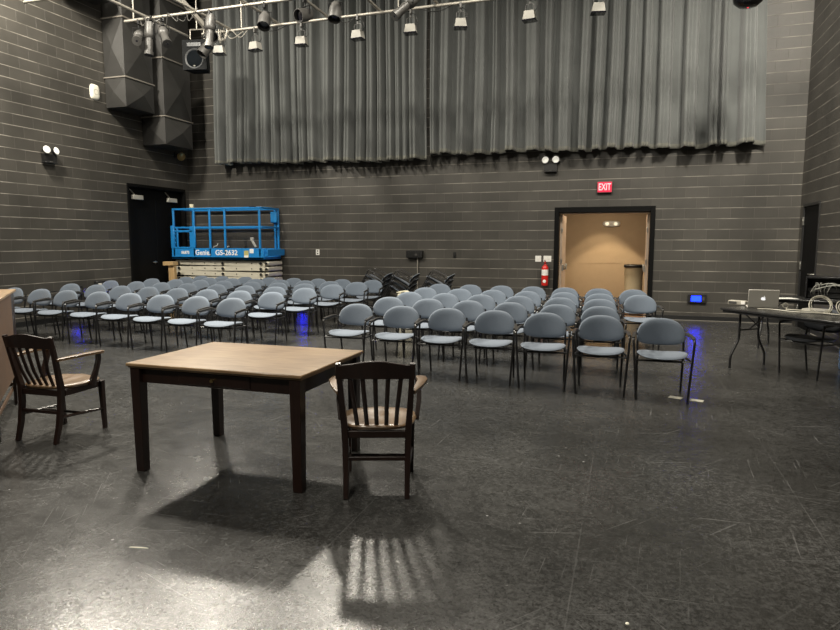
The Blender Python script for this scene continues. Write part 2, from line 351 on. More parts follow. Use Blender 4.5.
# door 1: black frame, both leaves standing open into the corridor
d1 = empty('door_1', (0, 0, 0)); d1['kind'] = 'structure'
MB().rbox(DX0, YB - .02, 0, DX0 + .09, YB + .2, DZ, .005).rbox(DX1 - .09, YB - .02, 0, DX1, YB + .2, DZ, .005).rbox(DX0 + .09, YB - .02, DZ - .11, DX1 - .09, YB + .2, DZ, .005).build('door_frame', M_door, d1, None)
for sx, xx in ((1, DX0 + .095), (-1, DX1 - .095)):
    leaf = MB().rbox(min(xx, xx + sx * .045), YB + .21, .012, max(xx, xx + sx * .045), YB + 1.08, DZ - .14, .003).build('door_leaf', M_tanedge, d1, None)
    h = MB(); 
    hx = xx + sx * .045
    h.rbox(min(hx, hx + sx * .02), YB + .30, .98, max(hx, hx + sx * .02), YB + .98, 1.03, .006)
    h.rbox(min(hx, hx + sx * .045), YB + .27, .94, max(hx, hx + sx * .045), YB + .33, 1.07, .006); h.rbox(min(hx, hx + sx * .045), YB + .95, .94, max(hx, hx + sx * .045), YB + 1.01, 1.07, .006)
    h.build('push_bar', M_chrome, leaf)
    e = MB()
    for z in (.35, 1.1, 1.75): e.rbox(hx - .012 if sx > 0 else hx - .01, YB + .185, z, hx + .012 if sx > 0 else hx + .01, YB + .209, z + .1, .003)
    e.build('hinge', M_chrome, leaf)
MB().rbox(DX0 + .09, YB + .05, DZ - .135, DX1 - .09, YB + .1, DZ - .111, .004).build('head_stop', M_tanedge, d1)
MB().rbox(DX0 + .09, YB - .01, 0, DX1 - .09, YB + .2, .012, .004).build('threshold', M_corfloor, d1)
# corridor behind
CY = 16.3
struct('floor_corridor', MB().box(-4, YB + .2, -.1, 3, CY, 0), M_corfloor)
struct('wall_corridor_back', MB().box(-4, CY, -.1, 3, CY + .1, 3), M_tan)
struct('wall_corridor_left', MB().box(-4.1, YB + .2, -.1, -4, CY + .1, 3), M_tan)
struct('wall_corridor_right', MB().box(3, YB + .2, -.1, 3.1, CY + .1, 3), M_tan)
struct('ceiling_corridor', MB().box(-4, YB + .2, 2.75, 3, CY, 2.85), M_tan)
struct('baseboard_corridor', MB().rbox(-4, CY - .015, 0, 3, CY, .1, .004), M_corfloor)
struct('trim_3', MB().rbox(-4, CY - .005, 1.02, 3, CY, 1.03, .002), M_tan)
spot('corridor_can_glow', (-.45, CY - .93, 2.74), (-.45, CY - .93, 0), 120, 78, .2, .03, (1, .82, .56))
spot('corridor_can_glow', (-.62, CY - .78, 2.74), (-.62, CY - .78, 0), 60, 80, .2, .03, (1, .82, .56))
area('corridor_general_glow', (-.6, 14.5, 2.7), .8, 26, (1, .84, .62))  # unseen general light for the corridor, not a fixture
# corridor emergency light
M_glow = mat('lit_diffuser', (.9, .85, .7), .5, emit=(1, .88, .62), estr=.8)
el = empty('corridor_light', (-.42, CY - .001, 1.99), 0, 'oval white twin-lens light fixture on the tan corridor wall', 'light fixture')
oval = [(.215 * math.copysign(abs(cos(t)) ** .6, cos(t)), .075 * math.copysign(abs(sin(t)) ** .8, sin(t))) for t in [2 * pi * k / 40 for k in range(40)]]
MB().pillow(oval, .07, 0, 6, lambda a, b, c: (a, -c - .001, b)).build('housing', M_white, el)
for sx in (-1, 1):
    MB().pillow([(sx * .10 + .045 * cos(2 * pi * k / 20), .045 * sin(2 * pi * k / 20)) for k in range(20)], .03, 0, 4, lambda a, b, c: (a, -c - .062, b)).build('lens', M_glow, el)
# trash can in corridor
tc = empty('trash_can', (.13, 15.1, 0), 0, 'tan round trash can with black rim beyond the open doorway', 'trash can')
M_bin = mat('beige_plastic', (.50, .42, .27), .5)
MB().lathe([(.145, 0), (.15, .02), (.175, .8), (.185, .80), (.185, .95), (.18, .95), (.17, .3), (.0, .29)], 28).build('body', M_bin, tc)
MB().lathe([(.187, .94), (.20, .95), (.20, .985), (.187, 1.0), (.165, 1.0), (.165, .945)], 28).build('rim', M_black, tc)
MB().tube([(.186, -.03, .86), (.215, -.03, .86), (.215, .03, .86), (.186, .03, .86)], .008, 6).build('handle', M_bin, tc)
tc.scale = (1.1, 1.1, 1.04)
# door 2: tall black double door in the left wall
d2 = empty('door_2', (0, 0, 0)); d2['kind'] = 'structure'
MB().rbox(XL - .19, LY0, 0, XL + .02, LY0 + .06, LZ, .004).rbox(XL - .19, LY1 - .06, 0, XL + .02, LY1, LZ, .004).rbox(XL - .19, LY0 + .06, LZ - .07, XL + .02, LY1 - .06, LZ, .004).build('door_frame', M_door, d2, None)
ym = (LY0 + LY1) / 2
for i, (a, b) in enumerate(((LY0 + .064, ym - .003), (ym + .003, LY1 - .064))):
    lf = MB().rbox(XL - .13, a, .01, XL - .085, b, LZ - .075, .003).build('door_leaf', M_door, d2, None)
    yc = a + .30 if i == 0 else b - .36
    c = MB().rbox(XL - .084, yc - .16, LZ - .34, XL - .02, yc + .16, LZ - .24, .01)
    c.build('door_closer', mat('closer_grey', (.42, .41, .37), .4), lf)
    MB().bar((XL - .04, yc - .1, LZ - .23), (XL - .03, yc - .26, LZ - .12), .02, .012).build('closer_arm', M_chrome, lf)
    if i == 0:
        yh = ym - .09
        MB().lathe([(.028, 0), (.028, .012), (.012, .014), (.012, .05)], 16, Matrix.Translation((XL - .085, yh, 1.08)) @ Matrix.Rotation(pi / 2, 4, 'Y')).tube([(XL - .04, yh, 1.08), (XL - .035, yh - .12, 1.08)], .011, 8).build('door_handle', M_chrome, lf)
# door 3: single black door in the right wall
d3 = empty('door_3', (0, 0, 0)); d3['kind'] = 'structure'
MB().rbox(XR - .015, RY0, 0, XR + .19, RY0 + .05, RZ, .004).rbox(XR - .015, RY1 - .05, 0, XR + .19, RY1, RZ, .004).rbox(XR - .015, RY0 + .05, RZ - .05, XR + .19, RY1 - .05, RZ, .004).build('door_frame', M_black, d3, None)
lf = MB().rbox(XR + .01, RY0 + .053, .01, XR + .055, RY1 - .053, RZ - .054, .003).build('door_leaf', M_door, d3, None)
for z in (.25, 1.05, 1.85):
    MB().rbox(XR - .025, RY1 - .075, z, XR + .0, RY1 - .045, z + .15, .003).build('hinge', M_chrome, lf)
MB().lathe([(.03, 0), (.03, .012), (.012, .014), (.012, .06)], 16, Matrix.Translation((XR + .01, RY0 + .13, 1.0)) @ Matrix.Rotation(-pi / 2, 4, 'Y')).tube([(XR - .05, RY0 + .13, 1.0), (XR - .055, RY0 + .26, 1.0)], .012, 8).build('door_handle', M_chrome, lf)
# ------------------------------------------------------------------ curtains
def curtain(name, x0, x1, zb0, zb1, y, seed, label, side):
    random.seed(seed)
    n = int((x1 - x0) / .012); dens = []; x = x0
    folds = []
    while x < x1:
        w = random.choice((random.uniform(.13, .20), random.uniform(.19, .34))); w *= (1.45 if side > 0 else 1); folds.append((x, w, random.uniform(.22, .36), random.choice((random.uniform(0, .5), random.uniform(0, .5), random.uniform(.5, 1))), random.uniform(-.08, .08))); x += w
    zt = 7.6; nz = 16; vs = []; fs = []
    def prof(x, v):
        """v: 0 bottom .. 1 top"""
        for (a, w, d, sk, dr) in folds:
            if a <= x < a + w or (a, w, d, sk, dr) == folds[-1]:
                u = (x - a) / w; s = sk + dr * (1 - v)
                if s > .5: u = 1 - u; s = 1 - s
                g0 = .10 + .25 * s; g1 = .62 + .30 * s
                K = ((0, 0), (g0, .08), (g0 + .06, .86), (g0 + .11, 1.0), ((g0 + g1) / 2, .80), (g1 - .10, .97), (g1 - .04, .80), (g1 + .03, .08), (1.0, 0))
                for (u0, f0), (u1, f1) in zip(K, K[1:]):
                    if u <= u1:
                        q = (u - u0) / (u1 - u0); q = q * q * (3 - 2 * q); f = f0 + (f1 - f0) * q; break
                return -d * f * (.85 + .3 * (1 - v)) + .005 * sin(x * 41 + a)
        return 0
    rows = [0, .012, .02, .06] + [.06 + .94 * k / 10 for k in range(1, 11)]
    xs = [x0 + (x1 - x0) * i / n for i in range(n + 1)]
    for v in rows:
        for x in xs:
            t = (x - x0) / (x1 - x0); zb = zb0 + (zb1 - zb0) * t + .018 * sin(x * 3.1 + seed) + .012 * sin(x * 9.7)
            vs.append((x + .03 * sin(x * 2.3 + v * 3) * (1 - v) - (.16 * v * max(0, x - 1) if side > 0 else 0), y + prof(x, v), zb + (zt - zb) * v))
    m = n + 1
    mb = MB()
    for r in range(len(rows) - 1):
        for i in range(n): fs.append((r * m + i, r * m + i + 1, (r + 1) * m + i + 1, (r + 1) * m + i))
    mb.add(vs, fs); mb.m = [1 if k < 2 * n else 0 for k in range(len(fs))]
    o = mb.build(name, [M_curt, M_hem], None, 180)
    s = o.modifiers.new('thickness', 'SOLIDIFY'); s.thickness = .008
    return tag(o, label, 'curtain')
curtain('stage_curtain', -9.42, -4.17, 3.41, 3.30, 13.36, 3, 'long black pleated curtain, left half above the blue lift', -1)
curtain('stage_curtain', -4.16, 2.34, 3.41, 3.32, 13.36, 8, 'long black pleated curtain, right half above the open doorway', 1)
for nm, x0, x1, lb in (('curtain_track', -9.5, 2.4, 'dark steel track carrying the two black curtains'),):
    t = MB().rbox(x0, 13.1, 7.6, x1, 13.25, 7.68, .01)
    for x in (-9, -6, -3, 0, 2): t.tube([(x, 13.17, 7.68), (x, 13.17, ZC)], .02, 6)
    tag(t.build(nm, M_blackmetal), lb, 'curtain track')
# ------------------------------------------------------------------ corner ducts
def duct(name, x0, y0, x1, y1, seams, label):
    root = empty(name, (x0, y0, 0), 0, label, 'air duct', 'ducts in the left corner'); dx, dy = x1 - x0, y1 - y0
    b = MB(); zb = seams[0]
    def face(P, U, V, nrm, d):
        P, U, V, nrm = map(Vector, (P, U, V, nrm))
        c = P + U / 2 + V / 2 + nrm * d; b.add([P, P + U, P + U + V, P + V, c], [(0, 1, 4), (1, 2, 4), (2, 3, 4), (3, 0, 4)])
    for k in range(len(seams) - 1):
        z0, z1 = seams[k], seams[k + 1]; h = z1 - z0
        face((0, 0, z0), (dx, 0, 0), (0, 0, h), (0, -1, 0), .05)
        face((dx, 0, z0), (0, dy, 0), (0, 0, h), (1, 0, 0), .10)
        face((dx, dy, z0), (-dx, 0, 0), (0, 0, h), (0, 1, 0), .03)
        face((0, dy, z0), (0, -dy, 0), (0, 0, h), (-1, 0, 0), .0)
    b.add([(0, 0, zb), (dx, 0, zb), (dx, dy, zb), (0, dy, zb)], [(3, 2, 1, 0)]); zt = seams[-1]
    b.add([(0, 0, zt), (dx, 0, zt), (dx, dy, zt), (0, dy, zt)], [(0, 1, 2, 3)])
    b.build('duct_body', M_duct, root, 1)
    for z in seams[1:-1]:
        f = MB()
        f.rbox(-.015, -.025, z - .015, dx + .025, 0, z + .015, .004); f.rbox(dx, -.0, z - .015, dx + .03, dy + .02, z + .015, .004); f.rbox(-.015, dy, z - .015, dx, dy + .02, z + .015, .004)
        f.build('flange', M_ductrim, root)
    return root
duct('air_duct', XL + .02, 10.9, -9.98, 11.72, [4.34, 4.94, 6.12, 7.3, ZC], 'nearer black sheet-metal duct in the upper left corner')
duct('air_duct', XL + .02, 11.92, -9.88, 12.84, [3.72, 4.33, 5.58, 6.85, ZC], 'farther black sheet-metal duct, beside the curtain')
# ------------------------------------------------------------------ pipe grid
ZG = 5.6
def pipe(p, q, label, grp):
    t = MB(); t.tube([p, q], .026, 10); root = t.build('grid_pipe', M_pipe); return tag(root, label, 'pipe', grp)
gx = [-8.56, -7.5, -6.44, -5.39, -4.37, -3.3, -2.25, -1.2, -.15]
pipe((-8.1, 10.95, ZG), (2.7, 10.95, ZG), 'long lighting pipe nearest the black curtain', 'lighting pipes running along the curtain')
pipe((-9.0, 9.9, ZG), (2.7, 9.9, ZG), 'long lighting pipe in front of the one nearest the curtain', 'lighting pipes running along the curtain')
pipe((-9.9, 8.6, ZG), (2.7, 8.6, ZG), 'long lighting pipe nearest the camera, mostly out of frame', 'lighting pipes running along the curtain')
for i, x in enumerate(gx):
    y1 = 11.12
    pipe((x, 6.5, ZG + .052), (x, y1, ZG + .052), 'cross pipe %s from the left end of the lighting grid' % ('first second third fourth fifth sixth seventh eighth ninth tenth'.split()[i]), 'cross pipes of the lighting grid')
for i, (x, y) in enumerate(((-7.2, 10.95), (-4.0, 10.95), (-1.1, 10.95), (2.2, 10.95), (-8.8, 9.9), (-6.0, 9.9), (-2.6, 9.9), (.8, 9.9), (-9.0, 8.6), (-5.4, 8.6), (-1.6, 8.6), (1.9, 8.6))):
    o = MB().tube([(x, y, ZG + .03), (x, y, ZC)], .012, 6).build('hanger_rod', M_pipe)
    row = {10.95: 'the pipe nearest the curtain', 9.9: 'the second lighting pipe', 8.6: 'the third lighting pipe'}[y]
    k = {-7.2: 0, -4.0: 1, -1.1: 2, 2.2: 3, -8.8: 0, -6.0: 1, -2.6: 2, .8: 3, -9.0: 0, -5.4: 1, -1.6: 2, 1.9: 3}[x]
    tag(o, 'thin steel rod hanging %s, %s from its left end' % (row, ['first', 'second', 'third', 'fourth'][k]), 'hanger rod', 'rods holding the lighting grid')
MBd = MB(); MBd.bar((-8.45, 9.9, 6.6), (-7.95, 10.95, ZG + .05), .07, .07); tag(MBd.build('diagonal_brace', M_pipe, None, None), 'pale square diagonal brace at the left end of the lighting grid', 'brace')
# lamps
def clamp(mb, x=0, y=0, z=0):
    mb.rbox(x - .02, y - .035, z - .06, x + .02, y + .035, z + .035, .006); mb.tube([(x, y, z - .06), (x, y, z - .12)], .008, 6)
def yoke(mb, w, z0, z1):
    mb.strip([(-w, 0, z1), (-w, 0, z0), (w, 0, z0), (w, 0, z1)], .03, .006, (0, 1, 0))
def box_lamp():
    t = empty('work_light', cat='work light')
    c = MB(); clamp(c); c.tube([(-.07, 0, -.24), (-.07, 0, -.13), (.0, 0, -.10), (.07, 0, -.13), (.07, 0, -.24)], .007, 6); c.build('yoke', M_lamp, t)
    b = MB(); b.prism([(-.07, -.24), (.07, -.24), (.09, -.37), (-.09, -.37)], -.075, .075, lambda a, b_, c_: (a * 1.15, c_, b_)); b.build('housing', M_lampw, t)
    MB().rbox(-.115, -.085, -.395, .115, .085, -.371, .006).build('lens', M_lens, t)
    MB().tube([(.06, .03, -.24), (.12, .04, -.18), (.09, .03, -.07), (.0, .03, -.02), (-.10, .03, .03)], .006, 6).build('cable', M_black, t)
    return t
ord10 = 'first second third fourth fifth sixth seventh eighth ninth tenth'.split()
bl = None
for i, x in enumerate((-7.71, -6.91, -5.92, -4.78, -3.77, -2.87, -1.69, -.6)):
    o = bl = box_lamp() if i == 0 else copy_tree(bl); o.location = (x, 10.95, ZG - .03); o.rotation_euler = (0, 0, [.2, -.15, .1, -.1, .1, .3, -.1, .2][i])
    tag(o, 'small pale box-shaped work light hanging before the curtain, %s from the left' % ord10[i], 'work light', 'row of work lights on the pipe nearest the curtain')
def ellipsoidal():
    t = empty('ellipsoidal_spotlight')
    c = MB(); clamp(c); yoke(c, .10, -.12, -.28); c.build('yoke', M_blackmetal, t)
    # barrel along -Y (front), pivot at (0,0,-.25)
    M = Matrix.Translation((0, 0, -.26)) @ Matrix.Rotation(pi / 2, 4, 'X')
    MB().lathe([(.04, -.24), (.075, -.22), (.09, -.12), (.095, 0), (.085, .05), (.062, .07), (.062, .10)], 20, M).build('housing', M_lamp, t)
    MB().lathe([(.066, .09), (.068, .30), (.082, .31), (.082, .37), (.07, .37)], 20, M).build('lens_tube', M_lamp, t)
    MB().lathe([(.068, .355), (.04, .368), (.0, .372)], 20, M).build('lens', M_lens, t)
    return t
def par_can():
    t = empty('par_can')
    c = MB(); clamp(c); yoke(c, .12, -.12, -.25); c.build('yoke', M_blackmetal, t)
    M = Matrix.Translation((0, 0, -.25)) @ Matrix.Rotation(pi / 2, 4, 'X')
    MB().lathe([(.05, -.16), (.08, -.13), (.105, -.02), (.108, .16), (.10, .16), (.095, .02)], 22, M).build('can', M_lamp, t)
    MB().lathe([(.098, .10), (.05, .115), (.0, .12)], 20, M).build('lens', M_lens, t)
    return t
def place(proto, name, loc, rz, tilt, label, cat, used):
    o = proto if not used.get(name) else copy_tree(proto)
    used[name] = True; o.location = loc; o.rotation_mode = 'XYZ'; o.rotation_euler = (0, 0, rz); o['label'] = label; o['category'] = cat; o['group'] = name.replace('_', ' ') + 's on the lighting grid'
    return o
ue = {}; EL = ellipsoidal()
def tilt_children(o, ang, pivot=-.26):
    for ch in o.children:
        if not ch.name.startswith('yoke'):
            ch.matrix_local = Matrix.Translation((0, 0, pivot)) @ Matrix.Rotation(ang, 4, 'X') @ Matrix.Translation((0, 0, -pivot))
for (x, y, rz, tl, lb) in ((-8.15, 9.9, .9, -.75, 'large spotlight angled down steeply over the two corner ducts'),
                           (-8.46, 9.9, 0, -1.45, 'spotlight hanging nose down in front of the farther duct'),
                           (-3.42, 9.9, -.8, -.75, 'spotlight angled to lower left above the middle of the curtain'),
                           (-7.15, 9.9, .2, -1.35, 'upright spotlight pointing down near the left edge of the curtain'),
                           (-8.7, 9.9, .6, -.5, 'spotlight at the left end of the grid above the nearer duct')):
    o = place(EL, 'ellipsoidal_spotlight', (x, y, ZG - .03), rz, tl, lb, 'spotlight', ue); tilt_children(o, -tl)
PC = par_can(); ue = dict(ue)
for (x, y, rz, tl, lb) in ((-5.28, 9.9, -.35, -.35, 'round-faced can light facing the camera above the curtain'),
                           (-6.05, 9.9, .3, -1.0, 'dark can light at the top edge above the left curtain'),
                           (-4.72, 9.9, .1, -1.2, 'can light pointing down beside the round-faced one'),
                           (-7.5, 10.4, .8, -.6, 'can light crowded above the wall speaker'),
                           (-8.02, 10.95, -.6, -.9, 'can light behind the hung loudspeaker near the ducts'),
                           (-3.95, 8.6, .3, -1.1, 'can light at the top edge near the middle of the grid')):
    o = place(PC, 'par_can', (x, y, ZG - .03 + (.052 if y == 10.4 else 0)), rz, tl, lb, 'can light', ue); tilt_children(o, -tl, -.25)
# hung loudspeaker
sp = empty('loudspeaker', (-8.72, 11.5, 5.12), R(12), 'black loudspeaker hung by the ducts at the left end of the curtain', 'loudspeaker')
b = MB(); b.prism([(-.26, 0), (.26, 0), (.18, .34), (-.18, .34)], 0, .60, lambda a, b_, c: (a, b_, c)); b.build('cabinet', mat('speaker_black', (.012, .013, .014), .75, spec=.15), sp, None)
MB().lathe([(.17, 0), (.19, .012), (.20, .012), (.205, 0)], 28, Matrix.Translation((0, -.0, .22)) @ Matrix.Rotation(pi / 2, 4, 'X')).build('woofer_surround', mat('surround_grey', (.03, .033, .036), .5), sp)
MB().lathe([(.0, .012), (.165, .004), (.17, 0)], 28, Matrix.Translation((0, -.001, .22)) @ Matrix.Rotation(pi / 2, 4, 'X')).build('woofer', mat('cone_black', (.004, .006, .008), .8, spec=.1), sp)
MB().rbox(-.15, -.012, .46, .15, 0, .54, .02).build('horn', mat('horn_grey', (.03, .035, .04), .4), sp)
MB().rbox(-.02, -.018, .06, .02, -.003, .085, .004).build('badge', M_lampw, sp)
sb = MB(); sb.tube([(-.15, .17, .6), (-.15, .17, .85)], .01, 6).tube([(.15, .17, .6), (.15, .17, .85)], .01, 6).tube([(-.15, .17, .85), (.15, .17, .85)], .014, 6).tube([(0, .17, .85), (0, .17, ZC - 5.12)], .014, 6); sb.build('bracket', M_pipe, sp)
# cable clutter at the left end of the grid
random.seed(4)
for nm, y0, lb in (('power_cable', 9.9, 'tangle of cables tied to the left end of the second lighting pipe'), ('power_cable', 10.95, 'loose cables drooping from the left end of the pipe nearest the curtain')):
    cbm = MB()
    for k in range(6):
        x = random.uniform(-8.7, -7.9) if y0 < 10 else random.uniform(-7.95, -7.5); n_ = 4
        pts = [(x, y0 + random.uniform(-.05, .05), ZG + .03)]
        for j in range(n_):
            x += random.uniform(-.05, .28); pts.append((x, y0 + random.uniform(-.09, .09), ZG + random.uniform(-.30, .02) if j % 2 == 0 else ZG + .03))
        cbm.tube(tubepath0(pts, .12), .009, 6)
    tag(cbm.build(nm, M_pipe if y0 > 10 else M_lamp), lb, 'cable')
for i, (xa, xb) in enumerate(((-6.9, -6.1), (-5.2, -4.8), (-3.7, -2.9))):
    c_ = MB().tube(tubepath0([(xa, 10.95, ZG + .03), ((xa + xb) / 2 - .1, 10.93, ZG - .10), ((xa + xb) / 2 + .1, 10.93, ZG - .10), (xb, 10.95, ZG + .03)], .2), .008, 6)
    tag(c_.build('power_cable', M_black), 'black cable sagging under the pipe nearest the curtain, %s from the left' % ord10[i], 'cable', 'cables sagging under the curtain pipe')
# dome and wall speaker at the top edge
dm = empty('dome_speaker', (1.56, 10.9, 5.02), 0, 'round black dome hanging at the top right before the curtain', 'dome')
MB().lathe([(.03, .0), (.13, .02), (.20, .08), (.215, .15), (.2, .2), (.1, .26), (.04, .28)], 28).build('dome', mat('dome_black', (.008, .008, .01), .2), dm)
MB().lathe([(.0, -.006), (.012, -.004), (.014, .004)], 12).build('indicator', mat('red_led', (.6, .02, .03), .4, emit=(1, .03, .05), estr=1.5), dm)
MB().tube([(0, 0, .28), (0, 0, ZC - 5.02)], .018, 8).build('stem', M_blackmetal, dm)
ws = empty('wall_speaker', (XL, 10.15, 6.27), 0, 'black box fixture on brackets high on the left wall', 'wall fixture')
MB().rbox(.16, -.55, .0, .55, .45, .3, .02).build('cabinet', M_blackmetal, ws)
MB().bar((0, -.35, .1), (.2, -.35, .1), .04, .04).bar((0, .3, .1), (.2, .3, .1), .04, .04).build('bracket', M_blackmetal, ws)
MB().lathe([(.0, -.04), (.03, -.03), (.035, 0)], 14, Matrix.Translation((.3, -.1, 0))).build('lamp_tip', M_white, ws)
# ------------------------------------------------------------------ wall fittings
def emergency(loc, rz, label):
    t = empty('emergency_light', loc, rz, label, 'emergency light', 'twin-head emergency lights')
    MB().prism([(-.13, 0), (.13, 0), (.13, .17), (-.13, .17)], 0, .09, lambda a, b, c: (a, -c - .001, b)).rbox(-.135, -.11, -.004, .135, -.0, .02, .006).build('housing', M_black, t)
    MB().rbox(-.03, -.102, .02, .03, -.09, .035, .003).build('indicator', M_lamp, t)
    for sx in (-1, 1):
        M = Matrix.Translation((sx * .10, -.09, .235)) @ Matrix.Rotation(R(-8), 4, 'X') @ Matrix.Rotation(R(sx * 10), 4, 'Z') @ Matrix.Rotation(pi / 2, 4, 'X')
        h = MB().lathe([(.03, -.06), (.06, -.03), (.075, .02), (.075, .03)], 20, M).tube([(sx * .08, -.06, .16), (sx * .10, -.07, .22)], .014, 6).build('lamp_head', M_black, t)
        MB().lathe([(.07, .03), (.06, .042), (.0, .046)], 20, M).build('lens', mat('clear_lens', (.75, .75, .70), .2, emit=(1, .97, .88), estr=.25), h)
    return t
emergency((XL, 9.40, 3.03), R(90), 'black twin-lamp emergency light on the left wall')
emergency((-1.58, YB, 2.98), 0, 'black twin-lamp emergency light just under the curtain')
ex = empty('exit_sign', (-.5, YB, 2.53), 0, 'glowing red EXIT sign above the open doorway', 'exit sign')
MB().rbox(-.15, -.07, 0, .15, -.001, .23, .01).build('housing', mat('sign_grey', (.16, .08, .075), .4), ex)
MB().rbox(-.135, -.074, .015, .135, -.068, .215, .004).build('face', mat('sign_red', (.5, .01, .04), .4, emit=(1, .02, .10), estr=.38), ex)
text_mesh('lettering', 'EXIT', .19, mat('sign_letters', (1, .5, .5), .4, emit=(1, .36, .42), estr=.75), ex, Matrix.Translation((0, -.0755, .112)) @ Matrix.Rotation(pi / 2, 4, 'X'), .001, .003, .62)
for x, lb, n in ((-1.80, 'single white light switch plate, left of the pair by the doorway', 1), (-1.61, 'double white light switch plate, right of the pair by the doorway', 2)):
    s = empty('light_switch', (x, YB, 1.2), 0, lb, 'light switch', 'switches left of the doorway')
    w = .062 if n == 1 else .08
    MB().rbox(-w, -.008, -.062, w, -.0005, .062, .003).build('plate', M_white, s)
    for k in range(n):
        xx = 0 if n == 1 else (-.035 if k == 0 else .035); MB().rbox(xx - .012, -.018, -.025, xx + .012, -.007, .025, .003).build('toggle', M_white, s)
s = empty('outlet_plate', (-6.96, YB, 1.31), 0, 'small white plate on the back wall right of the blue lift', 'wall plate')
MB().rbox(-.045, -.007, -.065, .045, -.0005, .065, .003).build('plate', M_white, s)
for z in (-.03, .03): MB().rbox(-.018, -.011, z - .015, .018, -.006, z + .015, .003).build('socket', M_lamp, s)
hk = tag(MB().rbox(-.03, -.02, -.07, .03, -.001, .05, .006).rbox(-.015, -.04, -.03, .015, -.018, .0, .004).build('wall_hook', M_black, None, loc=(-3.62, YB, 1.28)), 'tiny black fitting on the back wall right of the junction box', 'wall fitting')
jb = empty('junction_box', (-4.53, YB, 1.20), 0, 'black ribbed junction box on the back wall with conduit below', 'junction box')
b = MB().rbox(-.19, -.10, 0, .19, -.001, .16, .008)
for k in range(9): b.rbox(-.17 + k * .04, -.108, .02, -.155 + k * .04, -.098, .14, .003)
b.build('box', M_black, jb); MB().rbox(.02, -.112, .05, .08, -.104, .09, .002).build('sticker', M_lamp, jb)
MB().tube([(.06, -.03, 0), (.06, -.03, -1.2)], .014, 8).build('conduit', M_pipe, jb)
fe = empty('fire_extinguisher', (-1.64, YB - .115, .64), 0, 'red fire extinguisher hanging left of the open doorway', 'fire extinguisher')
MB().lathe([(.03, 0), (.065, .008), (.07, .03), (.07, .36), (.06, .405), (.03, .43), (.022, .45), (.0, .45)], 24).build('cylinder', M_red, fe)
MB().lathe([(.0712, .22), (.0712, .34)], 24).build('label_band', M_white, fe, loc=(0, 0, 0))
MB().lathe([(.018, .45), (.02, .49), (.012, .51), (.0, .51)], 12).rbox(-.012, -.09, .47, .012, .03, .482, .003).bar((0, .0, .505), (0, -.085, .54), .022, .006).build('valve', mat('valve_red', (.4, .015, .01), .4), fe)
MB().tube([(.02, 0, .47), (.07, .0, .46), (.095, -.01, .38), (.09, -.01, .12)], .011, 8).build('hose', M_black, fe)
MB().lathe([(.0, 0), (.03, .001), (.034, .002)], 16, Matrix.Translation((0, -.0705, .10)) @ Matrix.Rotation(pi / 2, 4, 'X')).build('round_label', M_white, fe)
MB().rbox(-.03, .07, .25, .03, .11, .44, .003).build('bracket', M_red, fe)
# blue-lit wall panels
M_bluelit = mat('blue_led', (.02, .05, .6), .4, emit=(.001, .007, 1), estr=15)
def bluepanel(loc, rz, label, w=.17):
    t = empty('wall_panel', loc, rz, label, 'wall panel', 'wall boxes with a glowing blue screen')
    MB().rbox(-w, -.05, 0, w, -.001, .17, .006).build('housing', M_black, t)
    MB().rbox(-w * .62, -.056, .03, w * .42, -.048, .14, .003).build('screen', M_bluelit, t)
    MB().rbox(w * .55, -.056, .05, w * .8, -.048, .12, .003).build('knob', M_lamp, t)
bluepanel((1.31, YB, .36), 0, 'black box with glowing blue screen low on the wall right of the doorway')
bluepanel((-7.35, YB, .36), 0, 'black box with glowing blue screen low behind the middle chairs', .17)
bluepanel((XL, 9.82, .50), R(90), 'black box with glowing blue screen low on the left wall behind chairs', .17)
wc = empty('wall_speaker', (XL, 10.62, 4.60), 0, 'round-cornered white speaker or chime on the left wall', 'wall speaker')
sq = [(.12 * math.copysign(abs(cos(t)) ** .6, cos(t)), .16 * math.copysign(abs(sin(t)) ** .6, sin(t))) for t in [2 * pi * k / 32 for k in range(32)]]
MB().pillow(sq, .05, 0, 5, lambda a, b, c: (c + .001, a, b)).build('cover', mat('ivory', (.72, .70, .60), .5), wc)
ng = MB(); ng.lathe([(.0, 0), (.06, .004), (.062, .0)], 20, Matrix.Translation((.048, 0, 0)) @ Matrix.Rotation(pi / 2, 4, 'Y')); ng.build('grille', mat('ivory_dark', (.5, .48, .4), .6), wc)
fl = empty('flood_light', (XL, 13.0, 3.62), 0, 'small brass-coloured floodlight high on the left wall by the corner', 'floodlight')
MB().rbox(.001, -.05, -.04, .04, .05, .10, .008).tube([(.04, 0, .04), (.12, .0, .02), (.16, -.02, 0)], .014, 6).build('wall_bracket', M_blackmetal, fl)
MB().lathe([(.03, -.10), (.06, -.06), (.10, .04), (.095, .045), (.05, .0), (.0, -.01)], 20, Matrix.Translation((.19, -.04, -.02)) @ Matrix.Rotation(R(60), 4, 'Z') @ Matrix.Rotation(R(110), 4, 'X')).build('reflector', M_brass, fl)
bx = empty('wall_box', (XL, 10.48, .60), 0, 'black box with white markings low on the left wall behind chairs', 'wall box')
MB().rbox(.001, -.16, 0, .09, .30, .14, .006).build('box', M_black, bx)
MB().rbox(.088, -.13, .05, .094, -.05, .10, .002).rbox(.088, .0, .075, .094, .03, .10, .002).rbox(.088, .08, .075, .094, .11, .10, .002).rbox(.088, .16, .075, .094, .19, .10, .002).build('marking', M_white, bx)
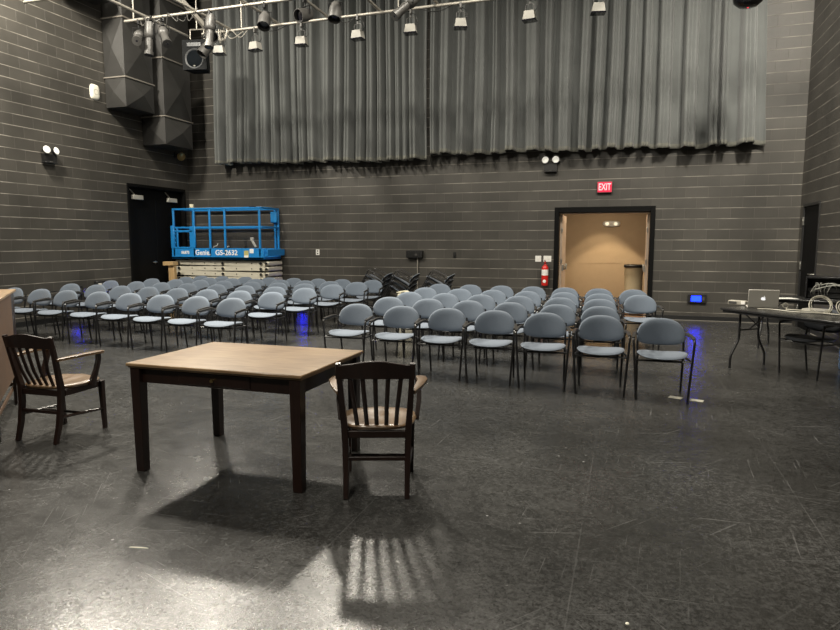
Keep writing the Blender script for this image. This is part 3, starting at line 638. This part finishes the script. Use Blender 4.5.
# ------------------------------------------------------------------ scissor lift
lift = empty('scissor_lift', (-9.06, 12.62, 0), 0, 'blue scissor lift with cream folded arms, parked at the back wall', 'scissor lift')
lift.scale = (1.03, .95, 1.01)
pf = MB(); pf.rbox(-1.33, 0, 1.14, 1.12, .8, 1.19, .006); pf.rbox(-1.33, 0, 1.14, 1.12, .02, 1.385, .005); pf.rbox(-1.33, .78, 1.14, 1.12, .8, 1.385, .005); pf.rbox(-1.33, .02, 1.19, -1.31, .78, 1.385, .005)
pf.rbox(1.125, .04, 1.22, 1.20, .84, 1.25, .005).rbox(1.18, .04, 1.25, 1.20, .84, 1.37, .005)
P = pf.build('platform', M_blue, lift)
rl = MB()
for y in (.02, .78):
    for z in (2.30, 1.87): rl.rbox(-1.28, y - .022, z - .022, 1.10, y + .022, z + .022, .008)
    for x in ((-1.26, -.70, -.27, .13, 1.03) if y < .4 else (-1.26, 1.0, 1.08)): rl.rbox(x - .024, y - .02, 1.2, x + .024, y + .02, 2.30, .006)
for z in (2.30, 1.87): rl.rbox(1.06, .02, z - .02, 1.10, .78, z + .02, .008)
for x in (-1.26,):
    for z in (2.30, 1.87): rl.rbox(x - .02, .02, z - .02, x + .02, .78, z + .02, .008)
rl.build('guard_rail', M_blue, lift)
g = MB(); g.rbox(-1.34, -.01, 1.385, -1.25, .03, 1.92, .01).rbox(-1.18, -.01, 1.40, -1.14, .03, 1.86, .006).rbox(-.82, -.01, 1.40, -.66, .03, 1.90, .01).rbox(-1.25, -.01, 1.76, -.74, .03, 1.81, .006).rbox(-1.25, -.01, 1.385, -.74, .03, 1.42, .006)
for z in (1.5, 1.6, 1.7): g.rbox(-1.24, -.016, z, -1.2, .0, z + .04, .003)
g.build('entry_gate', M_blue, lift)
MB().rbox(.93, .67, 1.98, 1.10, .755, 2.24, .02).build('control_box', mat('blue_box', (.02, .22, .55), .4), lift)
MB().rbox(-.79, .0, 2.33, -.70, .05, 2.41, .006).build('cap', mat('off_white', (.7, .66, .5), .5), lift)
MB().rbox(.78, .0, 2.30, .95, .04, 2.335, .004).build('latch', M_black, lift)
hp = MB()
for x in (.80,): hp.tube([(x, .05, 1.60), (x + .05, .03, 1.52), (x + .10, .05, 1.42)], .028, 8); hp.rbox(x - .03, .02, 1.56, x + .05, .08, 1.64, .01)
hp.build('power_cord', mat('grey_cord', (.35, .35, .33), .5), lift)
w = MB().tube([(-.22, .05, 1.40), (-.18, .03, 1.43), (-.10, .03, 1.45), (-.08, .03, 1.5)], .012, 6).tube([(.17, .03, 1.42), (.22, .03, 1.44)], .014, 6); w.build('cable', mat('pale_cable', (.5, .5, .45), .5), lift)
MF = Matrix.Rotation(pi / 2, 4, 'X'); M_sticker = mat('white_decal', (.8, .8, .78), .5)
for nm, s, size, x, bold, sx in (('brand_lettering', 'Genie.', .17, -.47, .003, .92), ('model_lettering', 'GS-2632', .165, .16, .003, 1.02), ('number_lettering', '86873', .10, -.95, .002, .9)):
    text_mesh(nm, s, size, M_sticker, P, Matrix.Translation((x, -.0025, 1.285)) @ MF, .001, bold, sx)
MB().rbox(.62, -.004, 1.19, .74, .001, 1.34, .001).build('warning_decal', mat('olive_decal', (.45, .42, .16), .5), P); MB().rbox(.63, -.006, 1.18, .73, -.003, 1.23, .001).rbox(.77, -.006, 1.28, .87, .001, 1.38, .001).build('white_decal', M_sticker, P)
for k in range(5):
    z = 1.045 - k * .125
    a = MB()
    for y in (.09, .64):
        s = .012 if k % 2 else -.012
        a.bar((-1.30, y + .03, z - s), (1.08, y + .03, z + s), .045, .105, (0, 1, 0))
    for x in (-1.2, 0, 1.0): a.tube([(x, .07, z), (x, .74, z)], .035, 12)
    a.build('scissor_arm', M_cream, lift)
    b = MB()
    for x in (-1.2, 0, 1.0): b.lathe([(.034, 0), (.034, .012), (.0, .014)], 12, Matrix.Translation((x, .072, z + .0)) @ Matrix.Rotation(pi / 2, 4, 'X'))
    for x in (-.85, -.5, -.22, .35, .75): b.lathe([(.014, 0), (.014, .006), (.0, .007)], 8, Matrix.Translation((x, .097, z + .0)) @ Matrix.Rotation(pi / 2, 4, 'X'))
    b.build('pin', M_black, lift)
    MB().rbox(1.085, .10, z - .05, 1.17, .78, z + .045, .02).build('end_stop', M_cream, lift); MB().rbox(1.10, .085, z - .02, 1.16, .0995, z + .025, .006).build('pad', M_black, lift)
MB().rbox(-1.28, .06, .18, 1.15, .74, .47, .02).build('chassis', mat('grey_chassis', (.12, .12, .13), .5), lift)
for x in (-.95, .95):
    for y in (.0, .70):
        MB().lathe([(.03, 0), (.10, .01), (.19, .0), (.19, .11), (.10, .10), (.0, .1)], 28, Matrix.Translation((x, y + .11, .19)) @ Matrix.Rotation(pi / 2, 4, 'X')).build('wheel', mat('rubber', (.03, .03, .03), .7), lift)
pb = empty('wooden_stand', (-10.27, 12.36, 0), 0, 'pale wooden T-shaped stand between the double door and the lift', 'wooden stand')
M_pine = wood('pine', (.48, .33, .16), (.34, .22, .10), (12, 12, 1.5), .6, 0)
MB().rbox(-.14, -.1, 1.0, .14, .1, 1.09, .006).build('top', M_pine, pb); MB().rbox(-.03, -.05, .06, .13, .05, .999, .006).build('post', M_pine, pb); MB().rbox(-.2, -.15, 0, .2, .15, .059, .006).build('foot', M_pine, pb)
# ------------------------------------------------------------------ stacking armchairs
def stack_chair(fab=None, seatm=None):
    fab = fab or M_fab; seatm = seatm or M_seat
    t = empty('stacking_armchair')
    out = []
    for k in range(36):
        q = 2 * pi * k / 36; c, s_ = cos(q), sin(q)
        x = .238 * math.copysign(abs(c) ** .62, c); y = .225 * math.copysign(abs(s_) ** .62, s_)
        out.append((x * (1 - .10 * (y > 0) * y / .225), y))
    sfn = lambda a, b, c: (a, b - .02, .432 + c + .38 * a * a - .16 * max(0, -b - .10) - .05 * b)
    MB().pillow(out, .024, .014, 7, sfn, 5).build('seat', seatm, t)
    MB().pillow([(a * .97, b * .97) for a, b in out], -.010, .026, 5, sfn, 6).build('seat_pan', M_tube, t)
    bo = []
    for k in range(44):
        q = 2 * pi * k / 44; c, s_ = cos(q), sin(q)
        x = .235 * math.copysign(abs(c) ** .80, c); z = (.185 * abs(s_) ** .92) if s_ > 0 else -.088 * abs(s_) ** .70
        bo.append((x, z))
    def bf(a, b, c):
        y = .225 - c - 1.0 * a * a + .20 * b
        return (a, y, .585 + b)
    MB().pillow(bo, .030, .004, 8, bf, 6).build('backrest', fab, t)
    MB().pillow([(a * .97, b * .97) for a, b in bo], -.005, .018, 5, bf, 6).build('back_shell', M_tube, t)
    for sx in (-1, 1):
        MB().tube([(sx * .236, -.192, 0), (sx * .238, -.19, .02), (sx * .276, -.187, .57)], .0115, 8).build('leg', M_tube, t)
        MB().tube(tubepath([(sx * .215, .245, 0), (sx * .222, .185, .40), (sx * .222, .215, .52), (sx * .222, .245, .66)], .08), .0115, 8).build('leg', M_tube, t)
        a = MB(); a.tube(tubepath([(sx * .276, -.187, .565), (sx * .278, -.187, .600), (sx * .276, -.12, .610), (sx * .262, .06, .622), (sx * .232, .20, .612)], .022), .0125, 8)
        a.strip([(sx * .277, -.18, .619), (sx * .274, -.10, .626), (sx * .264, .03, .636), (sx * .248, .12, .634)], .030, .012, (1, 0, 0)); a.build('armrest', M_arm, t)
    f = MB()
    f.tube([(-.264, -.188, .40), (-.1, -.14, .388), (.1, -.14, .388), (.264, -.188, .40)], .010, 8); f.tube([(-.222, .185, .39), (.222, .185, .39)], .010, 8)
    for sx in (-1, 1): f.tube([(sx * .264, -.188, .40), (sx * .222, .185, .39)], .010, 8)
    f.tube([(-.222, .222, .56), (-.1, .232, .55), (.1, .232, .55), (.222, .222, .56)], .009, 8)
    f.build('frame', M_tube, t)
    return t
ordn = ['first', 'second', 'third', 'fourth', 'fifth', 'sixth', 'seventh', 'eighth']
C0 = stack_chair(); first = True
LEFT = [[(-10.03, 8.14), (-9.33, 8.06), (-8.68, 7.98), (-7.94, 7.9), (-7.26, 7.82), (-6.6, 7.74), (-5.92, 7.67), (-5.27, 7.59)],
 [(-9.99, 9.28), (-9.3, 9.2), (-8.65, 9.11), (-7.97, 9.03), (-7.3, 8.95), (-6.63, 8.86), (-5.95, 8.78), (-5.31, 8.7)],
 [(-10.04, 10.3), (-9.3, 10.2), (-8.62, 10.11), (-7.94, 10.02), (-7.22, 9.92), (-6.55, 9.83), (-5.89, 9.75), (-5.25, 9.66)],
 [(-9.75, 11.15), (-9.07, 11.07), (-8.38, 10.98), (-7.77, 10.91), (-7.06, 10.83), (-6.43, 10.75), (-5.82, 10.68), (-5.19, 10.6)],
 [(-9.48, 11.9), (-8.81, 11.82), (-8.16, 11.75), (-7.53, 11.68), (-6.89, 11.61), (-6.27, 11.54), (-5.67, 11.47), (-5.06, 11.4)],
 [(-9.46, 12.42), (-8.86, 12.38), (-8.21, 12.33), (-7.57, 12.28), (-6.93, 12.24), (-6.31, 12.19), (-5.73, 12.15), (-5.02, 12.1)]]
RIGHT = [[(-3.27, 7.36), (-2.63, 7.28), (-2.02, 7.21), (-1.43, 7.14), (-0.85, 7.07), (-0.24, 7.0), (0.36, 6.93)],
 [(-3.24, 8.42), (-2.62, 8.33), (-2.02, 8.24), (-1.44, 8.16), (-0.82, 8.07), (-0.29, 7.99)],
 [(-3.27, 9.38), (-2.66, 9.31), (-2.08, 9.24), (-1.49, 9.17), (-0.89, 9.1), (-0.34, 9.03)],
 [(-3.33, 10.38), (-2.69, 10.29), (-2.1, 10.21), (-1.52, 10.13), (-0.93, 10.05), (-0.38, 9.97), (0.2, 9.89)],
 [(-3.37, 11.39), (-2.76, 11.33), (-2.16, 11.26), (-1.58, 11.2), (-1.01, 11.14), (-0.44, 11.07), (0.12, 11.01)]]
random.seed(5)
for block, rows, side in (('left', LEFT, 'left block'), ('right', RIGHT, 'right block')):
    rn = ['front', 'second', 'third', 'fourth', 'fifth', 'back'] if block == 'left' else ['front', 'second', 'third', 'fourth', 'back']
    for r, row in enumerate(rows):
        for c, (x, y) in enumerate(row):
            o = C0 if first else copy_tree(C0); first = False
            ang = (.07 if block == 'left' else .04) + random.uniform(-.03, .03)
            o.rotation_euler = (0, 0, ang)
            # stored points are the top of the backrest; the base is .27 m in front of it
            o.location = (x + (.02 if block == 'left' else .026 - .007 * c) + sin(ang) * .262, y - cos(ang) * .262, 0)
            pos = '%s from the left' % ordn[c]
            if c == 0: pos = 'at the left end'
            if c == len(row) - 1: pos = 'at the right end'
            tag(o, 'grey-blue armchair %s, %s row of the %s' % (pos, rn[r], side), 'chair', '%s of grey-blue chairs' % side)
# tipped stacks against the back wall
def tilted(loc, n, tilt, where, rz):
    for k in range(n):
        o = copy_tree(C0); 
        base = Vector(loc)
        Mx = Matrix.Translation(base) @ Matrix.Rotation(rz, 4, 'Z') @ Matrix.Rotation(tilt, 4, 'X') @ Matrix.Translation((0, -.03 * k, .11 * k))
        o.matrix_world = Mx; o.rotation_mode = 'XYZ'
        tag(o, 'grey-blue armchair tipped back in the %s stack by the back wall, %s' % (where, ['bottom one', 'middle one', 'top one'][k]), 'chair', 'tipped chair stacks by the back wall')
tilted((-5.52, 12.80, .125), 3, R(-30), 'left', R(-82))
tilted((-4.88, 12.72, .125), 3, R(-30), 'middle', R(-78))
tilted((-4.10, 12.72, .125), 3, R(-30), 'right', R(-80))
cb = empty('cream_carton', (-4.28, 11.95, 0), R(8), 'cream carton standing between the tipped chair stacks', 'carton')
M_carton = mat('cream_card', (.70, .66, .50), .7)
MB().rbox(-.1, -.1, 0, .1, .1, .52, .01).build('box_body', M_carton, cb)
MB().rbox(.12, -.06, 0, .19, .04, .44, .01).build('side_tube', M_carton, cb)
MB().bar((-.1, -.06, .54), (-.02, .06, .56), .10, .01).bar((.1, -.06, .54), (.03, .06, .57), .10, .01).build('flap', M_carton, cb, None)
# ------------------------------------------------------------------ wooden table
tb = empty('wooden_table', (-2.50, 3.79, 0), 0, 'wooden table with pale worn top and dark square legs in the foreground', 'table')
MB().rbox(-.658, -.475, .728, .658, .475, .750, .005).rbox(-.648, -.462, .716, .648, .462, .7285, .004).build('tabletop', M_top, tb)
ap = MB(); ap.rbox(-.60, -.425, .615, .60, -.405, .716, .002).rbox(-.60, .405, .615, .60, .425, .716, .002).rbox(-.61, -.40, .615, -.59, .40, .716, .002).rbox(.59, -.40, .615, .61, .40, .716, .002); ap.build('apron', M_dark, tb, None)
dr = MB().rbox(-.27, -.432, .628, .27, -.4255, .706, .002).build('drawer', M_dark, tb, None)
MB().lathe([(.006, 0), (.006, .012), (.013, .018), (.010, .026), (.0, .028)], 14, Matrix.Translation((0, -.432, .668)) @ Matrix.Rotation(pi / 2, 4, 'X')).build('knob', M_brass, dr)
for sx in (-1, 1):
    for sy in (-1, 1):
        l = MB(); x, y = sx * .600, sy * .42; a, b_ = .0375, .031
        vs = [(x + i * a, y + j * a, .716) for i, j in ((-1, -1), (1, -1), (1, 1), (-1, 1))] + [(x + i * b_, y + j * b_, 0) for i, j in ((-1, -1), (1, -1), (1, 1), (-1, 1))]
        l.add(vs, [(0, 1, 2, 3), (7, 6, 5, 4), (0, 4, 5, 1), (1, 5, 6, 2), (2, 6, 7, 3), (3, 7, 4, 0)]); o = l.build('leg', M_dark, tb, None)
        bv = o.modifiers.new('edge', 'BEVEL'); bv.width = .004; bv.segments = 2
# ------------------------------------------------------------------ wooden slat-back armchairs (face +Y locally)
def slat_chair():
    t = empty('wooden_armchair')
    out = []
    for k in range(40):
        q = 2 * pi * k / 40; c, s_ = cos(q), sin(q)
        x = .245 * math.copysign(abs(c) ** .6, c); y = .225 * math.copysign(abs(s_) ** .6, s_)
        out.append((x * (1 - .10 * (-y / .225 if y < 0 else 0)), y))
    def sf(a, b, c):
        d = -.014 * max(0, 1 - ((a / .2) ** 2 + ((b + .02) / .19) ** 2)) + .007 * max(0, 1 - (a / .05) ** 2) * (b > 0)
        return (a, b, .43 + c + (d if c > 0 else 0))
    MB().pillow(out, .014, .026, 9, sf, 12).build('seat', M_seatwood, t)
    def back(z):  # y of the back plane
        return -.205 - (z - .43) * .22
    for sx in (-1, 1):
        # rear leg running up into the back post
        pts = [(sx * .185, -.275, 0), (sx * .187, -.235, .14), (sx * .19, -.21, .30), (sx * .195, -.205, .43), (sx * .207, back(.60), .60), (sx * .220, back(.84), .84)]
        MB().strip(pts, [.030, .034, .038, .040, .036, .030], [.034, .040, .044, .044, .036, .028], (1, 0, 0)).build('leg', M_dark, t)
        MB().strip([(sx * .21, .20, 0), (sx * .212, .19, .20), (sx * .215, .18, .41)], [.030, .036, .042], [.030, .036, .042], (1, 0, 0)).build('leg', M_dark, t)
        # arm and its curved support
        MB().strip([(sx * .222, back(.66), .655), (sx * .262, -.12, .665), (sx * .285, .02, .668), (sx * .275, .12, .664), (sx * .262, .16, .660)], [.030, .048, .062, .066, .040], [.022, .022, .022, .022, .020], (1, 0, 0)).build('armrest', M_seatwood, t)
        MB().strip([(sx * .248, .13, .655), (sx * .262, .115, .60), (sx * .262, .085, .52), (sx * .250, .06, .44), (sx * .246, .05, .40)], [.030] * 5, [.040, .038, .040, .055, .060], (1, 0, 0)).build('arm_support', M_dark, t)
        MB().tube([(sx * .195, -.215, .20), (sx * .212, .19, .17)], .012, 8).build('stretcher', M_dark, t)
    MB().strip([(-.188, -.222, .235), (.188, -.222, .235)], .024, .022, (0, 0, 1)).build('stretcher', M_dark, t)
    MB().tube([(-.205, -.02, .185), (.205, -.02, .185)], .011, 8).build('stretcher', M_dark, t)
    sr = MB(); sr.rbox(-.18, -.215, .36, .18, -.19, .405, .003).rbox(-.19, .16, .36, .19, .185, .41, .003).rbox(-.215, -.18, .36, -.195, .16, .41, .003).rbox(.195, -.18, .36, .215, .16, .41, .003); sr.build('seat_rail', M_dark, t, None)
    # crest rail, bowed and with a shaped upper edge
    cr = MB(); n = 24; vs = []
    for i in range(n + 1):
        u = -1 + 2 * i / n; x = u * .237; bow = -.035 * (1 - u * u)
        zt = .845 + .016 * cos(u * pi) + (.010 if abs(u) > .93 else 0); zb = .748 - .006 * u * u
        for z, dy in ((zb, -.011), (zt, -.011), (zt, .011), (zb, .011)): vs.append((x, back(z) + bow + dy, z))
    fs = []
    for i in range(n):
        for k in range(4): fs.append((i * 4 + k, i * 4 + (k + 1) % 4, i * 4 + 4 + (k + 1) % 4, i * 4 + 4 + k))
    fs += [(0, 1, 2, 3), tuple(n * 4 + k for k in (3, 2, 1, 0))]
    cr.add(vs, fs); o = cr.build('crest_rail', M_dark, t); bv = o.modifiers.new('edge', 'BEVEL'); bv.width = .005; bv.segments = 2; bv.limit_method = 'ANGLE'
    for u in (-1, -.5, 0, .5, 1):
        bow = -.03 * (1 - (u * .62) ** 2)
        MB().strip([(u * .118, -.195, .43), (u * .128, back(.56) + bow * .5 - .008, .56), (u * .14, back(.66) + bow, .66), (u * .152, back(.765) + bow, .765)], [.026, .026, .027, .028], .012, (1, 0, 0)).build('slat', M_dark, t)
    return t
W0 = slat_chair(); W0.location = (-1.49, 3.675, 0); W0.rotation_euler = (0, 0, R(19))
tag(W0, 'dark slat-back wooden armchair at the right end of the wooden table', 'chair', 'wooden slat-back armchairs')
W1 = copy_tree(W0); W1.location = (-4.33, 3.87, 0); W1.rotation_euler = (0, 0, R(2))
tag(W1, 'dark slat-back wooden armchair standing alone at the left edge', 'chair', 'wooden slat-back armchairs')
# ------------------------------------------------------------------ tall desk at the left edge
ux, uy = .713, -.70; vx, vy = -.67, -.74
ld = empty('lectern', (-5.73, 4.63, 0), math.atan2(-uy, ux) * -1, 'tall brown lectern with pale wooden top cut off by the left edge', 'lectern')
# local +x = toward the camera side (u), local -y = away to the left (v)
MB().rbox(-.02, -.62, 1.065, 1.62, .02, 1.09, .004).build('top', M_top, ld)
MB().rbox(.30, -.012, .30, 1.55, .006, 1.064, .003).build('side_panel', M_lectwood, ld)
MB().rbox(-.0, -.55, .60, .02, -.05, 1.064, .003).build('back_panel', M_lectwood, ld)
MB().rbox(.05, -.03, .0, .29, -.002, 1.064, .003).build('corner_board', M_dark, ld)
for x in (0, 1.55):
    for y in (0, -.6): MB().rbox(x, y - .045 if y == 0 else y, 0, x + .05, y if y == 0 else y + .045, 1.064, .004).build('leg', M_dark, ld)
MB().rbox(.05, -.045, .13, 1.55, -.031, .17, .004).rbox(.02, -.55, .13, .045, -.05, .17, .004).build('foot_rail', M_lectwood, ld)
# ------------------------------------------------------------------ folding tables on the right
M_ttop = mat('black_laminate', (.018, .018, .018), .25, var=.5, vscale=3)
def folding(name, P0, u, L, D, label, legu=.12):
    ang = math.atan2(u[1], u[0])
    t = empty(name, (P0[0], P0[1], 0), ang, label, 'folding table', 'folding tables along the right wall')
    MB().rbox(0, 0, .717, L, D, .745, .008).build('tabletop', M_ttop, t)
    e = MB(); e.rbox(.02, .02, .69, L - .02, .04, .7165, .003).rbox(.02, D - .04, .69, L - .02, D - .02, .7165, .003).rbox(.02, .04, .69, .04, D - .04, .7165, .003).rbox(L - .04, .04, .69, L - .02, D - .04, .7165, .003); e.build('apron', M_blackmetal, t)
    for xl in (legu, L - legu):
        f = MB(); yc = D / 2; dn = 1 if xl < L / 2 else -1
        for s in (-1, 1):
            f.tube(tubepath([(xl, yc + s * .16, .70), (xl, yc + s * .16, .36), (xl, yc + s * .29, .15), (xl, yc + s * .29, 0)], .05), .014, 8)
        f.tube([(xl, yc - .16, .47), (xl, yc + .16, .47)], .010, 6).tube([(xl, yc - .16, .70), (xl, yc + .16, .70)], .012, 6)
        f.tube([(xl, yc + .16, .50), (xl, yc - .1, .68)], .007, 6).tube([(xl, yc, .47), (xl + dn * .26, yc, .70)], .008, 6)
        f.build('leg_frame', M_tube, t)
    return t
U1 = (.64, -.768)
folding('folding_table', (1.10, 8.53), U1, 2.44, .74, 'black folding table holding the silver laptop')
folding('folding_table', (1.75, 10.3), (.92, -.39), 1.3, .60, 'black folding table behind the laptop table near the right wall')
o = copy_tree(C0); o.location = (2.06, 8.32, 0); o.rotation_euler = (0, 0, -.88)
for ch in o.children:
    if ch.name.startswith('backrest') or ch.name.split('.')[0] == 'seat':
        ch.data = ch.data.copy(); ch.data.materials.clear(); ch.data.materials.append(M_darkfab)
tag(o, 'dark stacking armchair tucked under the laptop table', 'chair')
# laptop, lid toward the camera
lp = empty('laptop', (1.585, 8.62, .745), R(-4), 'silver laptop open on the black folding table, lid facing the camera', 'laptop')
M_alu = mat('aluminium', (.52, .50, .45), .45, metal=.1)
MB().rbox(-.165, .0, 0, .165, .225, .015, .006).build('base', M_alu, lp)
lid = MB(); lid.rbox(-.165, -.006, 0, .165, .004, .225, .004, Matrix.Translation((0, -.0, .012)) @ Matrix.Rotation(R(16), 4, 'X')); L_ = lid.build('lid', M_alu, lp)
MB().rbox(-.155, .0045, .012, .155, .006, .215, .001, Matrix.Translation((0, 0, .012)) @ Matrix.Rotation(R(16), 4, 'X')).build('screen', M_lens, L_)
ap_ = []
for k in range(40):
    q = 2 * pi * k / 40; r = .024 * (1 + .10 * cos(2 * q)) ; x = r * cos(q) * 1.0; z = r * sin(q) * 1.02
    z -= .006 * math.exp(-(x / .008) ** 2) * (1 if z > 0 else -.6)
    dx, dz = x - .030, z - .003; dd = math.hypot(dx, dz)
    if dd < .013: x = .030 + dx / dd * .013 - .0; x = min(x, .030 - math.sqrt(max(0, .013 ** 2 - dz * dz)))
    ap_.append((x, z))
MT = Matrix.Translation((0, 0, .012)) @ Matrix.Rotation(R(16), 4, 'X')
lg = MB(); lg.prism(ap_, -.0075, -.0062, lambda a, b, c: tuple(MT @ Vector((a, c, b + .112))))
lg.prism([(.001, .026), (.004, .034), (.012, .040), (.010, .031)], -.0075, -.0062, lambda a, b, c: tuple(MT @ Vector((a, c, b + .112)))); lg.build('logo', mat('lit_logo', (.9, .9, .9), .4, emit=(1, 1, 1), estr=.7), L_, None)
MB().bar((-.14, .05, .016), (.14, .05, .016), .0005, .0005).rbox(-.14, .07, .0152, .14, .18, .0175, .001).build('keyboard', M_black, lp)
pk = empty('switch_box', (1.37, 9.0, .745), R(-30), 'small pale control box left of the laptop on the folding table', 'control box')
MB().rbox(-.11, -.05, 0, .11, .05, .055, .008).build('body', mat('beige_box', (.34, .32, .27), .5), pk)
MB().rbox(-.10, -.053, .012, .0, -.049, .045, .002).build('front_panel', M_lamp, pk); MB().rbox(.055, -.055, .01, .105, -.048, .05, .002).build('button', M_white, pk)
# adapter / white device and papers
dv = tag(MB().rbox(-.13, -.08, 0, .13, .08, .045, .01).build('white_device', mat('device_white', (.26, .25, .22), .5), None, loc=(2.07, 8.24, .745)), 'pale flat device right of the laptop among white cables', 'device'); dv.rotation_euler = (0, 0, -.7)
pp = tag(MB().box(-.15, -.105, 0, .15, .105, .004).build('paper_sheet', mat('paper', (.6, .6, .56), .8), None, None, loc=(2.15, 10.2, .7455)), 'white paper sheets on the table behind the laptop', 'paper'); pp.rotation_euler = (0, 0, .3)
# white cable coil
M_wc = mat('white_cable', (.42, .40, .33), .45)
cc = MB()
def loop(cx, cy, r, tilt, turns, rz, sq=1.0, z0=.0):
    pts = []
    for k in range(int(turns * 28) + 1):
        q = 2 * pi * k / 28; rr = r * (1 + .13 * sin(q * .29 + cx * 9))
        p = Vector((rr * cos(q), rr * sin(q) * sq, 0)); p.rotate(Euler((tilt + .22 * sin(q * .17), .15 * sin(q * .23), rz + .25 * sin(q * .13))))
        pts.append((cx + p.x, cy + p.y, max(.76, .755 + z0 + r * abs(sin(tilt)) * sq + p.z + .004 * sin(q * 1.3))))
    return pts
cc.tube(loop(2.07, 8.10, .105, 1.0, 3.2, -.2), .0042, 6); cc.tube(loop(2.27, 7.95, .09, .9, 2.3, .2), .0042, 6)
cc.tube(tubepath([(1.86, 8.62, .752), (1.84, 8.56, .756), (1.80, 8.46, .752), (1.88, 8.36, .76), (1.93, 8.22, .77), (1.98, 8.1, .78)], .1), .006, 6)
cc.tube(tubepath([(1.50, 8.45, .752), (1.66, 8.40, .756), (1.82, 8.20, .752), (1.95, 8.12, .758), (2.2, 8.0, .758), (2.45, 7.6, .76)], .1), .006, 6)
cc.tube([(1.83 + .03 * cos(k * .5), 8.60, .785 + .03 * sin(k * .5)) for k in range(26)], .005, 6)
tag(cc.build('cable_coil', M_wc), 'coil of white cable piled on the black folding table', 'cable')
# rack case on the rear table
rc = empty('rack_case', (2.70, 10.15, .745), R(-20), 'black open rack case with tangled wires near the right wall', 'rack case')
b = MB(); b.rbox(-.28, -.2, .30, .28, .25, .325, .005).rbox(-.28, -.2, 0, .28, .25, .02, .005).rbox(-.28, -.2, .02, -.26, .25, .30, .005).rbox(.26, -.2, .02, .28, .25, .30, .005).rbox(-.26, .23, .02, .26, .25, .30, .005); b.build('case', M_blackmetal, rc)
b = MB(); b.rbox(-.26, -.10, .03, .26, .2, .10, .004).rbox(-.26, -.12, .11, .26, .2, .17, .004); b.build('rack_unit', M_black, rc)
random.seed(9); b = MB()
for k in range(9):
    x = random.uniform(-.2, .2); x2 = random.uniform(-.22, .22)
    b.tube(tubepath([(x, -.11, random.uniform(.12, .16)), (x, -.19, random.uniform(.18, .27)), ((x + x2) / 2, -.20, random.uniform(.2, .28)), (x2, -.18, random.uniform(.1, .2)), (x2, -.11, .07)], .06), .0045, 5)
b.build('wire', mat('grey_wire', (.30, .30, .27), .5), rc)
jg = empty('water_jug', (2.60, 8.80, 0), 0, 'blue-tinted clear water jug on the floor at the right edge', 'water jug')
MB().lathe([(.08, 0), (.11, .01), (.118, .05), (.112, .09), (.118, .13), (.112, .17), (.118, .21), (.11, .27), (.04, .31), (.035, .34), (.0, .34)], 24).build('bottle', mat('blue_clear', (.10, .17, .30), .15, spec=.8), jg)
MB().lathe([(.04, .335), (.04, .37), (.0, .372)], 16).build('cap', M_white, jg)
# spike tape on the floor
M_tape = mat('white_tape', (.85, .82, .70), .6)
for i, (x0, y0, x1, y1, lb) in enumerate(((.44, 6.70, .56, 6.66, 'short white tape strip on the floor by the front-row end chair, left one'), (.63, 6.63, .75, 6.60, 'short white tape strip on the floor by the front-row end chair, right one'))):
    t = MB(); t.bar((x0, y0, .0015), (x1, y1, .0015), .085, .002, (0, 1, 0)); tag(t.build('tape_strip', M_tape, None, None), lb, 'floor tape', 'white spike tape')
for (x, y, a, L, lb) in ((-2.32, 2.46, .2, .11, 'short pale splinter on the floor left of the table shadow'), (.05, 2.56, 1.2, .018, 'tiny white crumb on the floor at the bottom edge')):
    t = MB(); t.pillow([(L / 2 * cos(q), (.004 if L > .05 else .008) * sin(q)) for q in [2 * pi * k / 14 for k in range(14)]], .004, 0, 3, lambda p, q, c: (p, q, c + .0005)); o = t.build('floor_debris', M_tape, None, loc=(x, y, 0)); o.rotation_euler = (0, 0, a); tag(o, lb, 'debris')
